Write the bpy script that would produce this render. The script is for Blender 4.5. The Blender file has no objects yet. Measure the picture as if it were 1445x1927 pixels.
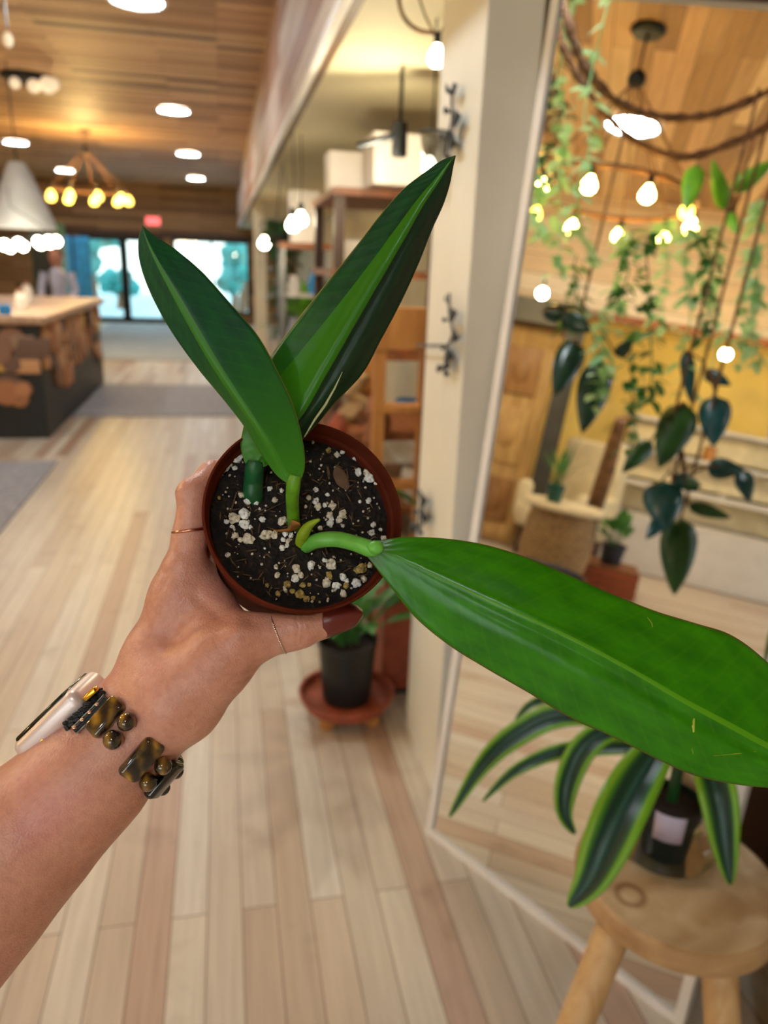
import bpy, bmesh, math, random
import numpy as np
from math import sin, cos, pi, radians, sqrt
from mathutils import Vector, Matrix, noise

# ------------------------------------------------------------------ camera, world, light, exposure
SC = bpy.context.scene
W, H, F = 1445, 1927, 1400.0
CX, CY = W / 2, H / 2
YAW, PITCH, ROLL = radians(12.2645), radians(18.2459), radians(2.2)
CAM = Vector((0, 0, 1.5))
_f = Vector((sin(YAW) * cos(PITCH), cos(YAW) * cos(PITCH), -sin(PITCH)))
_r = Vector((cos(YAW), -sin(YAW), 0)); _u = _r.cross(_f)
CR = cos(ROLL) * _r + sin(ROLL) * _u
CU = -sin(ROLL) * _r + cos(ROLL) * _u
CF = _f
cd = bpy.data.cameras.new('camera'); cam = bpy.data.objects.new('camera', cd)
SC.collection.objects.link(cam); SC.camera = cam
cam.matrix_world = Matrix((( CR.x, CU.x, -CF.x, CAM.x), (CR.y, CU.y, -CF.y, CAM.y), (CR.z, CU.z, -CF.z, CAM.z), (0, 0, 0, 1)))
cd.sensor_fit = 'VERTICAL'; cd.sensor_height = 36; cd.sensor_width = 36; cd.lens = F * 36 / H
cd.clip_start = 0.02; cd.clip_end = 200
cd.dof.use_dof = True; cd.dof.focus_distance = 0.385; cd.dof.aperture_fstop = 6.6

wd = bpy.data.worlds.new('daylight'); SC.world = wd; wd.use_nodes = True
wn = wd.node_tree.nodes; wl = wd.node_tree.links
bg = wn['Background']; bg.inputs['Strength'].default_value = 2.4
_tc = wn.new('ShaderNodeTexCoord'); _sx = wn.new('ShaderNodeSeparateXYZ'); _rp = wn.new('ShaderNodeValToRGB')
wl.new(_tc.outputs['Generated'], _sx.inputs[0]); wl.new(_sx.outputs['Z'], _rp.inputs[0]); wl.new(_rp.outputs[0], bg.inputs['Color'])
_rp.color_ramp.elements[0].position = 0.0; _rp.color_ramp.elements[0].color = (0.92, 1.0, 1.0, 1)
_rp.color_ramp.elements[1].position = 0.6; _rp.color_ramp.elements[1].color = (0.55, 0.80, 1.0, 1)
SC.view_settings.view_transform = 'Standard'; SC.view_settings.look = 'None'
SC.view_settings.gamma = 1.0; SC.view_settings.use_curve_mapping = False
SC.view_settings.exposure = 0.8
SC.cycles.use_denoising = True
SC.cycles.max_bounces = 8; SC.cycles.diffuse_bounces = 4; SC.cycles.glossy_bounces = 4
SC.cycles.sample_clamp_indirect = 4.0; SC.cycles.caustics_reflective = False; SC.cycles.caustics_refractive = False
CEIL_L = 46.0      # radiance of the ceiling discs
BULB_L = 62.0      # radiance of the bulbs
BULB_W = 9.0       # watts of each chandelier's warm light

# ------------------------------------------------------------------ pixel -> place helpers (true distances)
def ray(px, py): return CR * ((px - CX) / F) + CU * ((CY - py) / F) + CF
def P(px, py, d): return CAM + ray(px, py) * d
def onz(px, py, z=0.0): d = ray(px, py); return CAM + d * ((z - CAM.z) / d.z)
def onx(px, py, x): d = ray(px, py); return CAM + d * (x / d.x)
def ony(px, py, y): d = ray(px, py); return CAM + d * (y / d.y)
# leaning mirror: left-bottom corner, its bottom edge and lean
MA = onz(803, 1565)
ME = (onz(1285, 1935) - MA); MWID = ME.length; ME.normalize()
NB = Vector((ME.y, -ME.x, 0));
if NB.dot(CAM - MA) > 0: NB = -NB
MU = Vector((NB.x * 0.11, NB.y * 0.11, 1)).normalized()
MN = ME.cross(MU)
if MN.dot(CAM - MA) < 0: MN = -MN
def refl(p): return p - 2 * (p - MA).dot(MN) * MN
def mray(px, py): d = ray(px, py); return d - 2 * d.dot(MN) * MN
CAM2 = refl(CAM)
def mD(px, py, d): return CAM2 + mray(px, py) * d          # a place seen in the mirror, path length d
def mz(px, py, z): d = mray(px, py); return CAM2 + d * ((z - CAM2.z) / d.z)
def mx(px, py, x): d = mray(px, py); return CAM2 + d * ((x - CAM2.x) / d.x)

# ------------------------------------------------------------------ materials
def lin(c):
    if isinstance(c, str):
        c = c.lstrip('#'); c = [int(c[i:i + 2], 16) / 255 for i in (0, 2, 4)]
        return tuple((v / 12.92 if v <= 0.04045 else ((v + 0.055) / 1.055) ** 2.4) for v in c) + (1,)
    return tuple(c[:3]) + (1,)
class NT:
    def __init__(s, name):
        s.m = bpy.data.materials.new(name); s.m.use_nodes = True
        s.t = s.m.node_tree; s.b = s.t.nodes['Principled BSDF']; s.out = s.t.nodes['Material Output']
    def n(s, ty, **k):
        nd = s.t.nodes.new(ty)
        for a, b in k.items():
            if a.startswith('_'): setattr(nd, a[1:], b)
            else: nd.inputs[a.replace('__', ' ')].default_value = b
        return nd
    def l(s, a, b): s.t.links.new(a, b)
    def ramp(s, fac, stops, interp='LINEAR'):
        r = s.t.nodes.new('ShaderNodeValToRGB'); cr = r.color_ramp; cr.interpolation = interp
        while len(cr.elements) < len(stops): cr.elements.new(0.5)
        for e, (p, c) in zip(cr.elements, stops): e.position = p; e.color = lin(c)
        s.l(fac, r.inputs[0]); return r.outputs[0]
    def mix(s, fac, a, b, mode='MIX'):
        m = s.t.nodes.new('ShaderNodeMix'); m.data_type = 'RGBA'; m.blend_type = mode
        for v, i in ((fac, 0), (a, 6), (b, 7)):
            if isinstance(v, (int, float)): m.inputs[i].default_value = v
            elif isinstance(v, (tuple, str)): m.inputs[i].default_value = lin(v)
            else: s.l(v, m.inputs[i])
        return m.outputs[2]
    def math(s, op, a, b=0.0, clamp=False):
        m = s.t.nodes.new('ShaderNodeMath'); m.operation = op; m.use_clamp = clamp
        for v, i in ((a, 0), (b, 1)):
            if isinstance(v, (int, float)): m.inputs[i].default_value = v
            else: s.l(v, m.inputs[i])
        return m.outputs[0]
    def bump(s, h, strength=0.3, dist=0.001):
        b = s.n('ShaderNodeBump', Strength=strength, Distance=dist); s.l(h, b.inputs['Height']); s.l(b.outputs[0], s.b.inputs['Normal']); return b
def pm(name, col, rough=0.6, metal=0.0, var=0.12, scale=8.0, bump=0.0, bscale=60.0, bdist=0.002, **kw):
    t = NT(name); tc = t.n('ShaderNodeTexCoord')
    no = t.n('ShaderNodeTexNoise', Scale=scale, Detail=4.0); t.l(tc.outputs['Object'], no.inputs['Vector'])
    c = lin(col); d = tuple(max(0, v * (1 - 2 * var)) for v in c[:3]); u = tuple(min(1, v * (1 + 1.6 * var)) for v in c[:3])
    o = t.ramp(no.outputs['Fac'], [(0.3, d), (0.7, u)]); t.l(o, t.b.inputs['Base Color'])
    t.b.inputs['Roughness'].default_value = rough; t.b.inputs['Metallic'].default_value = metal
    if bump:
        n2 = t.n('ShaderNodeTexNoise', Scale=bscale, Detail=5.0); t.l(tc.outputs['Object'], n2.inputs['Vector']); t.bump(n2.outputs['Fac'], bump, bdist)
    for k, v in kw.items(): t.b.inputs[k.replace('__', ' ')].default_value = v
    return t.m
def emit(name, col, s):
    t = NT(name); t.b.inputs['Base Color'].default_value = lin(col); t.b.inputs['Emission Color'].default_value = lin(col); t.b.inputs['Emission Strength'].default_value = s
    return t.m
def glass(name, tint='#eef6f4', a=0.12):
    t = NT(name); tr = t.n('ShaderNodeBsdfTransparent', Color=lin(tint)); gl = t.n('ShaderNodeBsdfGlossy', Roughness=0.02)
    mx_ = t.n('ShaderNodeMixShader', Fac=a); t.l(tr.outputs[0], mx_.inputs[1]); t.l(gl.outputs[0], mx_.inputs[2]); t.l(mx_.outputs[0], t.out.inputs[0])
    return t.m
def planks(name, stops, length, width, axis='Y', plane='XY', rough=0.5, grain=0.35, gap='#4a3a30', gapw=0.004, stain=0.0):
    t = NT(name); tc = t.n('ShaderNodeTexCoord'); sep = t.n('ShaderNodeSeparateXYZ'); t.l(tc.outputs['Object'], sep.inputs[0])
    cmb = t.n('ShaderNodeCombineXYZ'); a, b = plane
    along = axis; across = b if a == axis else a
    t.l(sep.outputs[along], cmb.inputs[0]); t.l(sep.outputs[across], cmb.inputs[1])
    br = t.n('ShaderNodeTexBrick', Scale=1.0, Mortar__Size=gapw, Brick__Width=length, Row__Height=width, Bias=0.0, Mortar__Smooth=0.3)
    br.offset = 0.37; br.offset_frequency = 2; br.squash = 1.0
    br.inputs['Color1'].default_value = (0, 0, 0, 1); br.inputs['Color2'].default_value = (1, 1, 1, 1); br.inputs['Mortar'].default_value = (0.5, 0.5, 0.5, 1)
    t.l(cmb.outputs[0], br.inputs['Vector'])
    base = t.ramp(br.outputs['Color'], stops, 'CONSTANT' if len(stops) > 5 else 'LINEAR')
    vm = t.n('ShaderNodeVectorMath', _operation='MULTIPLY'); vm.inputs[1].default_value = (1.2, 26.0, 1.0); t.l(cmb.outputs[0], vm.inputs[0])
    # shift the grain from board to board
    va = t.n('ShaderNodeVectorMath', _operation='ADD'); t.l(vm.outputs[0], va.inputs[0]); t.l(br.outputs['Color'], va.inputs[1])
    g = t.n('ShaderNodeTexNoise', Scale=2.2, Detail=6.0, Roughness=0.65); t.l(va.outputs[0], g.inputs['Vector'])
    gr = t.ramp(g.outputs['Fac'], [(0.3, (0.55, 0.5, 0.46)), (0.62, (1.1, 1.1, 1.1))])
    c = t.mix(grain, base, gr, 'MULTIPLY')
    if stain:
        k = t.n('ShaderNodeTexNoise', Scale=5.0, Detail=3.0); t.l(cmb.outputs[0], k.inputs['Vector'])
        ks = t.ramp(k.outputs['Fac'], [(0.60, (1, 1, 1)), (0.76, (0.45, 0.36, 0.27))]); c = t.mix(stain, c, ks, 'MULTIPLY')
    c = t.mix(br.outputs['Fac'], c, gap); t.l(c, t.b.inputs['Base Color'])
    t.b.inputs['Roughness'].default_value = rough
    hh = t.math('SUBTRACT', g.outputs['Fac'], br.outputs['Fac']); t.bump(hh, 0.25, 0.002)
    return t.m
def woodm(name, a, b, rough=0.5, axis='Z', sc=1.0):
    t = NT(name); tc = t.n('ShaderNodeTexCoord'); mp = t.n('ShaderNodeMapping')
    s = {'X': (1.5, 14, 14), 'Y': (14, 1.5, 14), 'Z': (14, 14, 1.5)}[axis]; mp.inputs['Scale'].default_value = [v * sc for v in s]
    t.l(tc.outputs['Object'], mp.inputs[0]); g = t.n('ShaderNodeTexNoise', Scale=2.0, Detail=6.0, Roughness=0.6, Distortion=0.6); t.l(mp.outputs[0], g.inputs['Vector'])
    t.l(t.ramp(g.outputs['Fac'], [(0.3, a), (0.7, b)]), t.b.inputs['Base Color']); t.b.inputs['Roughness'].default_value = rough
    t.bump(g.outputs['Fac'], 0.2, 0.002); return t.m

M = {}
M['floor'] = planks('floor boards', [(0.0, '#cabcab'), (0.16, '#bda995'), (0.28, '#d0c3b2'), (0.46, '#b99d8a'), (0.51, '#d2c8bb'), (0.68, '#c6b4a0'), (0.84, '#d3c7b6'), (0.972, '#a98a74')], 2.3, 0.083, 'Y', 'XY', 0.38, 0.38, '#7d6350', 0.0018, 0.45)
M['ceil'] = planks('ceiling boards', [(0.0, '#c9a078'), (0.2, '#a68058'), (0.38, '#d3ac80'), (0.52, '#b58f68'), (0.68, '#dab88c'), (0.87, '#96714f'), (0.965, '#5a4534')], 1.3, 0.105, 'X', 'XY', 0.6, 0.6, '#3c2a1c', 0.002)
M['farwall'] = planks('far wall boards', [(0.0, '#9c744b'), (0.3, '#7a5636'), (0.55, '#b0885a'), (0.8, '#5d4029'), (0.93, '#a17b55')], 1.4, 0.12, 'X', 'XZ', 0.6, 0.5, '#3c2a1c', 0.003)
M['leftwood'] = planks('pale loft boards', [(0.0, '#dfc29c'), (0.3, '#ecd8b8'), (0.6, '#d8b990'), (0.85, '#efdfc4')], 1.8, 0.16, 'Y', 'YZ', 0.6, 0.4, '#6b5238', 0.003)
M['soffit_wood'] = planks('whitewashed soffit boards', [(0.0, '#b39a87'), (0.3, '#c9bfba'), (0.55, '#a98068'), (0.75, '#d3cac4'), (0.9, '#9b7460')], 2.6, 0.14, 'Y', 'YZ', 0.6, 0.5, '#6b5238', 0.003)
M['cream'] = pm('cream wall paint', '#d8cdb2', 0.7, var=0.04, scale=3, bump=0.1, bscale=30)
M['post'] = pm('cream post paint', '#f0ebde', 0.55, var=0.03, scale=3, bump=0.08, bscale=30)
M['under'] = pm('soffit underside paint', '#cfc5a2', 0.7, var=0.05, scale=2)
M['yellow'] = pm('ochre wall paint', '#f0d680', 0.7, var=0.06, scale=3)
M['white'] = pm('white ceramic', '#ddd6cf', 0.45, var=0.04)
M['whitewood'] = pm('white painted wood', '#d9d4cf', 0.45, var=0.03)
M['framewhite'] = pm('white mirror frame', '#efeae8', 0.35, var=0.02)
M['black'] = pm('black plastic', '#15191b', 0.5, var=0.1)
M['blackmetal'] = pm('black metal', '#1c1f22', 0.4, metal=0.6)
M['twigmetal'] = pm('dark grey metal twig', '#343c44', 0.5, metal=0.3)
M['dark'] = pm('dark grey painted post', '#3a3936', 0.6)
M['terracotta'] = pm('terracotta', '#9c4b32', 0.6, var=0.1, scale=20)
M['brown'] = woodm('brown wood', '#6b3c20', '#95592f')
M['darkwood'] = woodm('dark wood', '#2e1a10', '#50301c')
M['orangewood'] = woodm('orange wood', '#9a622e', '#c58a49')
M['palewood'] = woodm('pale stool wood', '#b98e5c', '#d9b684', 0.45)
M['seatwood'] = woodm('stool seat wood', '#bfa27c', '#d8c2a0', 0.5, 'X')
M['seatside'] = woodm('stool seat bark side', '#a8825a', '#c7a274', 0.6, 'X')
M['steel'] = pm('brushed steel', '#9a9a98', 0.3, metal=1.0)
M['basket'] = pm('woven seagrass', '#a08058', 0.8, var=0.3, scale=60, bump=0.8, bscale=120, bdist=0.004)
M['fabric'] = pm('cream linen', '#d9cba8', 0.85, var=0.08, bump=0.4, bscale=200)
M['rug'] = pm('grey rug', '#9d9ca3', 0.95, var=0.12, scale=20, bump=0.5, bscale=300)
M['mat'] = pm('pale grey floor glare', '#a3adb3', 0.8, var=0.06, scale=4)  # stands for daylight glare on the floor; also colours one vase
M['bark'] = pm('grapevine bark', '#6e4a2b', 0.85, var=0.35, scale=30, bump=0.9, bscale=60, bdist=0.01)
M['trunk'] = pm('driftwood trunk', '#7d5b40', 0.8, var=0.25, scale=14, bump=0.6, bscale=30, bdist=0.01)
M['disc'] = emit('cool ceiling lamp diffuser', (0.86, 0.96, 1.0), CEIL_L)
M['bulb'] = emit('warm bulb', (1.0, 0.60, 0.13), BULB_L)
M['bulbdim'] = emit('amber bulb', (1.0, 0.72, 0.10), 6.0)
M['bulbyellow'] = emit('yellow bulb', (1.0, 0.62, 0.10), 4.5)
M['wash'] = emit('bright wash globe', (1.0, 0.74, 0.30), 230)
M['bulbwhite'] = emit('neutral globe bulb', (1.0, 0.88, 0.62), BULB_L * .36)
M['globe'] = emit('frosted globe', (1.0, 0.86, 0.62), 0.3)
M['exit'] = emit('red sign light', (1.0, 0.12, 0.12), 1.3)
M['glass'] = glass('clear glass')
M['saucer'] = glass('clear plastic saucer', '#e3e6e6', 0.25)
M['shade'] = pm('grey white lampshade', '#b9bdc2', 0.8, var=0.05)
M['tub'] = pm('navy tub', '#1d2836', 0.5)
M['greenpot'] = pm('green nursery pot', '#12504a', 0.45)
M['nursery'] = pm('dark green nursery pot', '#101b18', 0.4)
M['label'] = pm('lilac white label', '#c9bdd6', 0.6)
M['soil2'] = pm('potting soil', '#2a1d15', 0.95, bump=0.8, bscale=90, bdist=0.004)
M['blue'] = pm('blue fabric', '#2f8fd6', 0.8)
M['outground'] = pm('sunlit paving outside', '#cfdada', 0.8)
M['outtree'] = pm('outdoor foliage', '#3f9c98', 0.7, var=0.35, scale=5)
M['skinfar'] = pm('far skin', '#b98068', 0.6)
M['lilac'] = pm('pale lilac shirt', '#b9b9cc', 0.8)
def leafmat(name, a, b, rough=0.4, trans=0.25):
    t = NT(name); tc = t.n('ShaderNodeTexCoord'); no = t.n('ShaderNodeTexNoise', Scale=9.0, Detail=3.0); t.l(tc.outputs['Object'], no.inputs['Vector'])
    c = t.ramp(no.outputs['Fac'], [(0.3, a), (0.7, b)]); t.l(c, t.b.inputs['Base Color']); t.b.inputs['Roughness'].default_value = rough
    t.b.inputs['Subsurface Weight'].default_value = 0.0
    tl = t.n('ShaderNodeBsdfTranslucent'); t.l(c, tl.inputs[0]); ms = t.n('ShaderNodeMixShader', Fac=trans); t.l(t.b.outputs[0], ms.inputs[1]); t.l(tl.outputs[0], ms.inputs[2]); t.l(ms.outputs[0], t.out.inputs[0])
    return t.m
M['lf_mid'] = leafmat('mid green leaves', '#24602f', '#5b9a48')
M['lf_bright'] = leafmat('bright green leaves', '#4f9a1e', '#8cc83a')
M['lf_pale'] = leafmat('pale mint leaves', '#86c48c', '#cfe8b4', .4, .45)
M['lf_dark'] = leafmat('dark glossy leaves', '#0b2f25', '#154a3a', 0.25, 0.08)
M['lf_blue'] = leafmat('blue green glossy leaves', '#0e4248', '#1c5f66', 0.2, 0.08)
M['lf_deep'] = leafmat('deep green leaves', '#123a1c', '#2d5f26', 0.35, 0.15)
def stripemat():
    t = NT('variegated dracaena leaf'); uv = t.n('ShaderNodeUVMap'); sp = t.n('ShaderNodeSeparateXYZ'); t.l(uv.outputs[0], sp.inputs[0])
    no = t.n('ShaderNodeTexNoise', Scale=4.0, Detail=2.0); mp = t.n('ShaderNodeMapping'); mp.inputs['Scale'].default_value = (8, 0.7, 1); t.l(uv.outputs[0], mp.inputs[0]); t.l(mp.outputs[0], no.inputs['Vector'])
    u = t.math('ADD', sp.outputs['X'], t.math('MULTIPLY', t.math('SUBTRACT', no.outputs['Fac'], 0.5), 0.10))
    c = t.ramp(u, [(0.0, '#6fa81e'), (0.14, '#7db52a'), (0.2, '#1c5a30'), (0.3, '#0a3028'), (0.45, '#0d3c33'), (0.52, '#3a6456'), (0.58, '#143f2c'), (0.72, '#0c3a2a'), (0.8, '#3f7f22'), (0.88, '#86b82c'), (1.0, '#74aa1e')])
    t.l(c, t.b.inputs['Base Color']); t.b.inputs['Roughness'].default_value = 0.35
    tl = t.n('ShaderNodeBsdfTranslucent'); t.l(c, tl.inputs[0]); ms = t.n('ShaderNodeMixShader', Fac=0.2); t.l(t.b.outputs[0], ms.inputs[1]); t.l(tl.outputs[0], ms.inputs[2]); t.l(ms.outputs[0], t.out.inputs[0])
    return t.m
M['stripe'] = stripemat()

# ------------------------------------------------------------------ mesh helpers
def setp(o, **k):
    for a, b in k.items():
        if b is not None: o[a] = b
class MB:
    def __init__(s): s.v = []; s.f = []; s.uv = {}
    def add(s, vs, fs, uvs=None):
        o = len(s.v); s.v += [Vector(v) for v in vs]
        for i, f in enumerate(fs): s.f.append([o + k for k in f])
        if uvs:
            for i, q in enumerate(uvs): s.uv[o + i] = q
        return s
    def box(s, c, d, rz=0.0, rot=None):
        c = Vector(c); m = rot if rot is not None else Matrix.Rotation(rz, 3, 'Z')
        vs = [c + m @ Vector((x * d[0] / 2, y * d[1] / 2, z * d[2] / 2)) for x in (-1, 1) for y in (-1, 1) for z in (-1, 1)]
        return s.add(vs, [(0, 1, 3, 2), (4, 6, 7, 5), (0, 4, 5, 1), (2, 3, 7, 6), (0, 2, 6, 4), (1, 5, 7, 3)])
    def rbox(s, c, d, r, rz=0.0, rot=None, seg=3):
        c = Vector(c); m = rot if rot is not None else Matrix.Rotation(rz, 3, 'Z')
        bm = bmesh.new(); bmesh.ops.create_cube(bm, size=1.0)
        for v in bm.verts: v.co = Vector((v.co.x * d[0], v.co.y * d[1], v.co.z * d[2]))
        bmesh.ops.bevel(bm, geom=bm.edges[:], offset=r, segments=seg, profile=0.5, affect='EDGES')
        bm.verts.ensure_lookup_table(); vs = [c + m @ v.co for v in bm.verts]; fs = [[v.index for v in f.verts] for f in bm.faces]; bm.free()
        return s.add(vs, fs)
    def tube(s, pts, rs, n=10, cap=True, flat=1.0):
        pts = [Vector(p) for p in pts]; k = len(pts)
        if not hasattr(rs, '__len__'): rs = [rs] * k
        rs = [float(r_) for r_ in rs]; vs = []; fs = []; prev = None
        for i, p in enumerate(pts):
            t = (pts[min(i + 1, k - 1)] - pts[max(i - 1, 0)]).normalized()
            if prev is None:
                a = Vector((0, 0, 1)) if abs(t.z) < 0.9 else Vector((1, 0, 0)); prev = t.cross(a).normalized()
            x = (prev - t * prev.dot(t)).normalized(); y = t.cross(x); prev = x
            vs += [p + rs[i] * (cos(2 * pi * j / n) * x + flat * sin(2 * pi * j / n) * y) for j in range(n)]
        for i in range(k - 1):
            for j in range(n): fs.append((i * n + j, i * n + (j + 1) % n, (i + 1) * n + (j + 1) % n, (i + 1) * n + j))
        if cap: fs.append(tuple(reversed(range(n)))); fs.append(tuple((k - 1) * n + j for j in range(n)))
        return s.add(vs, fs)
    def lathe(s, prof, n=32, c=(0, 0, 0), rot=None, close=False):
        c = Vector(c); m = rot if rot is not None else Matrix.Identity(3); vs = []; fs = []; k = len(prof)
        for r, z in prof: vs += [c + m @ Vector((max(r, 1e-5) * cos(2 * pi * j / n), max(r, 1e-5) * sin(2 * pi * j / n), z)) for j in range(n)]
        for i in range(k - 1):
            for j in range(n): fs.append((i * n + j, i * n + (j + 1) % n, (i + 1) * n + (j + 1) % n, (i + 1) * n + j))
        if close:
            for j in range(n): fs.append(((k - 1) * n + j, (k - 1) * n + (j + 1) % n, (j + 1) % n, j))
        return s.add(vs, fs)
    def ball(s, c, r, seg=14, rings=8, sc=(1, 1, 1), rot=None, nz=0.0, seed=0):
        m = rot if rot is not None else Matrix.Identity(3); c = Vector(c); vs = []; fs = []
        for i in range(rings + 1):
            a = pi * i / rings
            for j in range(seg):
                b = 2 * pi * j / seg; q = Vector((sin(a) * cos(b), sin(a) * sin(b), cos(a)))
                k = 1 + (nz * noise.noise(q * 1.7 + Vector((seed * 3.1, seed * 1.3, 0))) if nz else 0)
                vs.append(c + m @ Vector((q.x * sc[0], q.y * sc[1], q.z * sc[2])) * r * k)
        for i in range(rings):
            for j in range(seg): fs.append((i * seg + j, i * seg + (j + 1) % seg, (i + 1) * seg + (j + 1) % seg, (i + 1) * seg + j))
        return s.add(vs, fs)
    def leaf(s, b, d, up, L, Wd, droop=0.3, rows=7, peak=0.4, fold=0.15, thick=True):
        b = Vector(b); d = Vector(d).normalized(); up = Vector(up); side = d.cross(up)
        if side.length < 1e-4: side = Vector((1, 0, 0))
        side.normalize(); nrm = side.cross(d).normalized(); p = b.copy(); vs = []; fs = []; uvs = []
        for i in range(rows + 1):
            t = i / rows; w = Wd / 2 * (sin(pi * min(1, t ** (math.log(0.5) / math.log(peak)))) ** 0.8 if 0 < t < 1 else 0.02)
            vs += [p - side * w + nrm * w * fold, p, p + side * w + nrm * w * fold]; uvs += [(0, t), (0.5, t), (1, t)]
            d2 = (d - Vector((0, 0, 1)) * droop * t * 1.6).normalized(); p = p + d2 * (L / rows); nrm = side.cross(d2).normalized()
            if i < rows:
                o = i * 3; fs += [(o, o + 1, o + 4, o + 3), (o + 1, o + 2, o + 5, o + 4)]
        return s.add(vs, fs, uvs)
    def build(s, name, mat, parent=None, smooth=True, world=False, sharp=40, label=None, solid=0.0):
        me = bpy.data.meshes.new(name); off = Vector((0, 0, 0))
        if world and parent is not None:
            q = parent
            while q is not None: off += q.location; q = q.parent
        me.from_pydata([tuple(v - off) for v in s.v], [], s.f); me.update()
        if s.uv:
            ul = me.uv_layers.new(name='UVMap')
            for lp in me.loops: ul.data[lp.index].uv = s.uv.get(lp.vertex_index, (0, 0))
        bm = bmesh.new(); bm.from_mesh(me); bmesh.ops.recalc_face_normals(bm, faces=bm.faces[:]) if not s.uv else None; bm.to_mesh(me); bm.free()
        me.materials.append(mat if not isinstance(mat, str) else M[mat])
        o = bpy.data.objects.new(name, me); SC.collection.objects.link(o)
        if smooth:
            me.polygons.foreach_set('use_smooth', [True] * len(me.polygons))
            try: me.set_sharp_from_angle(angle=radians(sharp))
            except Exception: pass
        if parent is not None: o.parent = parent
        if solid:
            md = o.modifiers.new('thickness', 'SOLIDIFY'); md.thickness = solid; md.offset = 0
        if label: o['label'] = label
        return o
def thing(name, label, cat, loc, group=None, rz=0.0):
    o = bpy.data.objects.new(name, None); SC.collection.objects.link(o); o.empty_display_size = 0.05
    o.location = loc; o.rotation_euler = (0, 0, rz); setp(o, label=label, category=cat, group=group); return o
def tag(o, label, cat, group=None, kind=None): setp(o, label=label, category=cat, group=group, kind=kind); return o
def struct(name, mb, mat, **k): o = mb.build(name, mat, smooth=False, **k); o['kind'] = 'structure'; return o
def copy_tree(o, parent=None):
    c = o.copy(); SC.collection.objects.link(c)
    if parent is not None: c.parent = parent
    for ch in [x for x in bpy.data.objects if x.parent == o]: copy_tree(ch, c)
    return c
def cr(pts, n):
    """Catmull-Rom through rows of numbers"""
    A = np.array(pts, float); k = len(A); out = []
    for i in range(n + 1):
        u = i / n * (k - 1); j = min(int(u), k - 2); f = u - j
        p0 = A[max(j - 1, 0)]; p1 = A[j]; p2 = A[j + 1]; p3 = A[min(j + 2, k - 1)]
        out.append(0.5 * (2 * p1 + (p2 - p0) * f + (2 * p0 - 5 * p1 + 4 * p2 - p3) * f * f + (3 * p1 - p0 - 3 * p2 + p3) * f ** 3))
    return np.array(out)
RNG = random.Random(7)
UP = Vector((0, 0, 1))

# ------------------------------------------------------------------ the room
CH = 3.1; YF = 19.3; YB = -3.6; XL = -5.35; XR = 1.75
struct('floor', MB().box(((XL + XR) / 2, (YF + YB) / 2, -0.05), (XR - XL, YF - YB, 0.1)), 'floor')
struct('ceiling', MB().box(((XL + XR) / 2, (YF + YB) / 2, CH + 0.05), (XR - XL, YF - YB, 0.1)), 'ceil')
struct('wall_right', MB().box((XR + 0.05, (YF + YB) / 2, CH / 2), (0.1, YF - YB, CH)), 'cream')
struct('wall_left', MB().box((XL - 0.05, (YF + YB) / 2, CH / 2), (0.1, YF - YB, CH)), 'yellow')
fw = MB(); t_ = 0.14
def fwb(x0, x1, z0, z1): fw.box(((x0 + x1) / 2, YF + t_ / 2, (z0 + z1) / 2), (x1 - x0, t_, z1 - z0))
fwb(XL, -3.2, 0, CH); fwb(-3.2, 0.62, 1.95, CH); fwb(-1.38, -1.16, 0, 1.95); fwb(-1.16, 0.62, 0, 0.25); fwb(0.62, XR, 0, CH)
struct('wall_far', fw, 'farwall')
def door(name, x0, x1, hinge):
    f = MB()
    f.box((x0 + 0.045, YF, 0.975), (0.09, 0.1, 1.95)); f.box((x1 - 0.045, YF, 0.975), (0.09, 0.1, 1.95))
    f.box(((x0 + x1) / 2, YF, 1.90), (x1 - x0 - 0.18, 0.1, 0.1)); f.box(((x0 + x1) / 2, YF, 0.06), (x1 - x0 - 0.18, 0.1, 0.12))
    o = struct(name, f, 'blackmetal'); g = MB().box(((x0 + x1) / 2, YF, 0.985), (x1 - x0 - 0.18, 0.012, 1.73)); g.build('glass_pane', 'glass', o, smooth=False)
    h = MB().tube([(hinge, YF - 0.06, 0.85), (hinge, YF - 0.11, 0.87), (hinge, YF - 0.11, 1.15), (hinge, YF - 0.06, 1.17)], 0.012); h.build('door_handle', 'steel', o)
door('door_1', -3.2, -2.28, -2.40); door('door_2', -2.28, -1.38, -2.16)
f = MB()
for x in (-1.13, -0.27, 0.59): f.box((x, YF, 1.1), (0.06, 0.08, 1.7))
f.box((-0.27, YF, 1.92), (1.66, 0.08, 0.06)); f.box((-0.27, YF, 0.28), (1.66, 0.08, 0.06))
o = struct('window_1', f, 'blackmetal')
for a in (-0.70, 0.16): MB().box((a, YF, 1.1), (0.80, 0.01, 1.58)).build('glass_pane', 'glass', o, smooth=False)
struct('trim_1', MB().box((-0.27 - 1.2, YF - 0.03, 2.02), (4.4, 0.05, 0.13)), 'darkwood')
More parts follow.
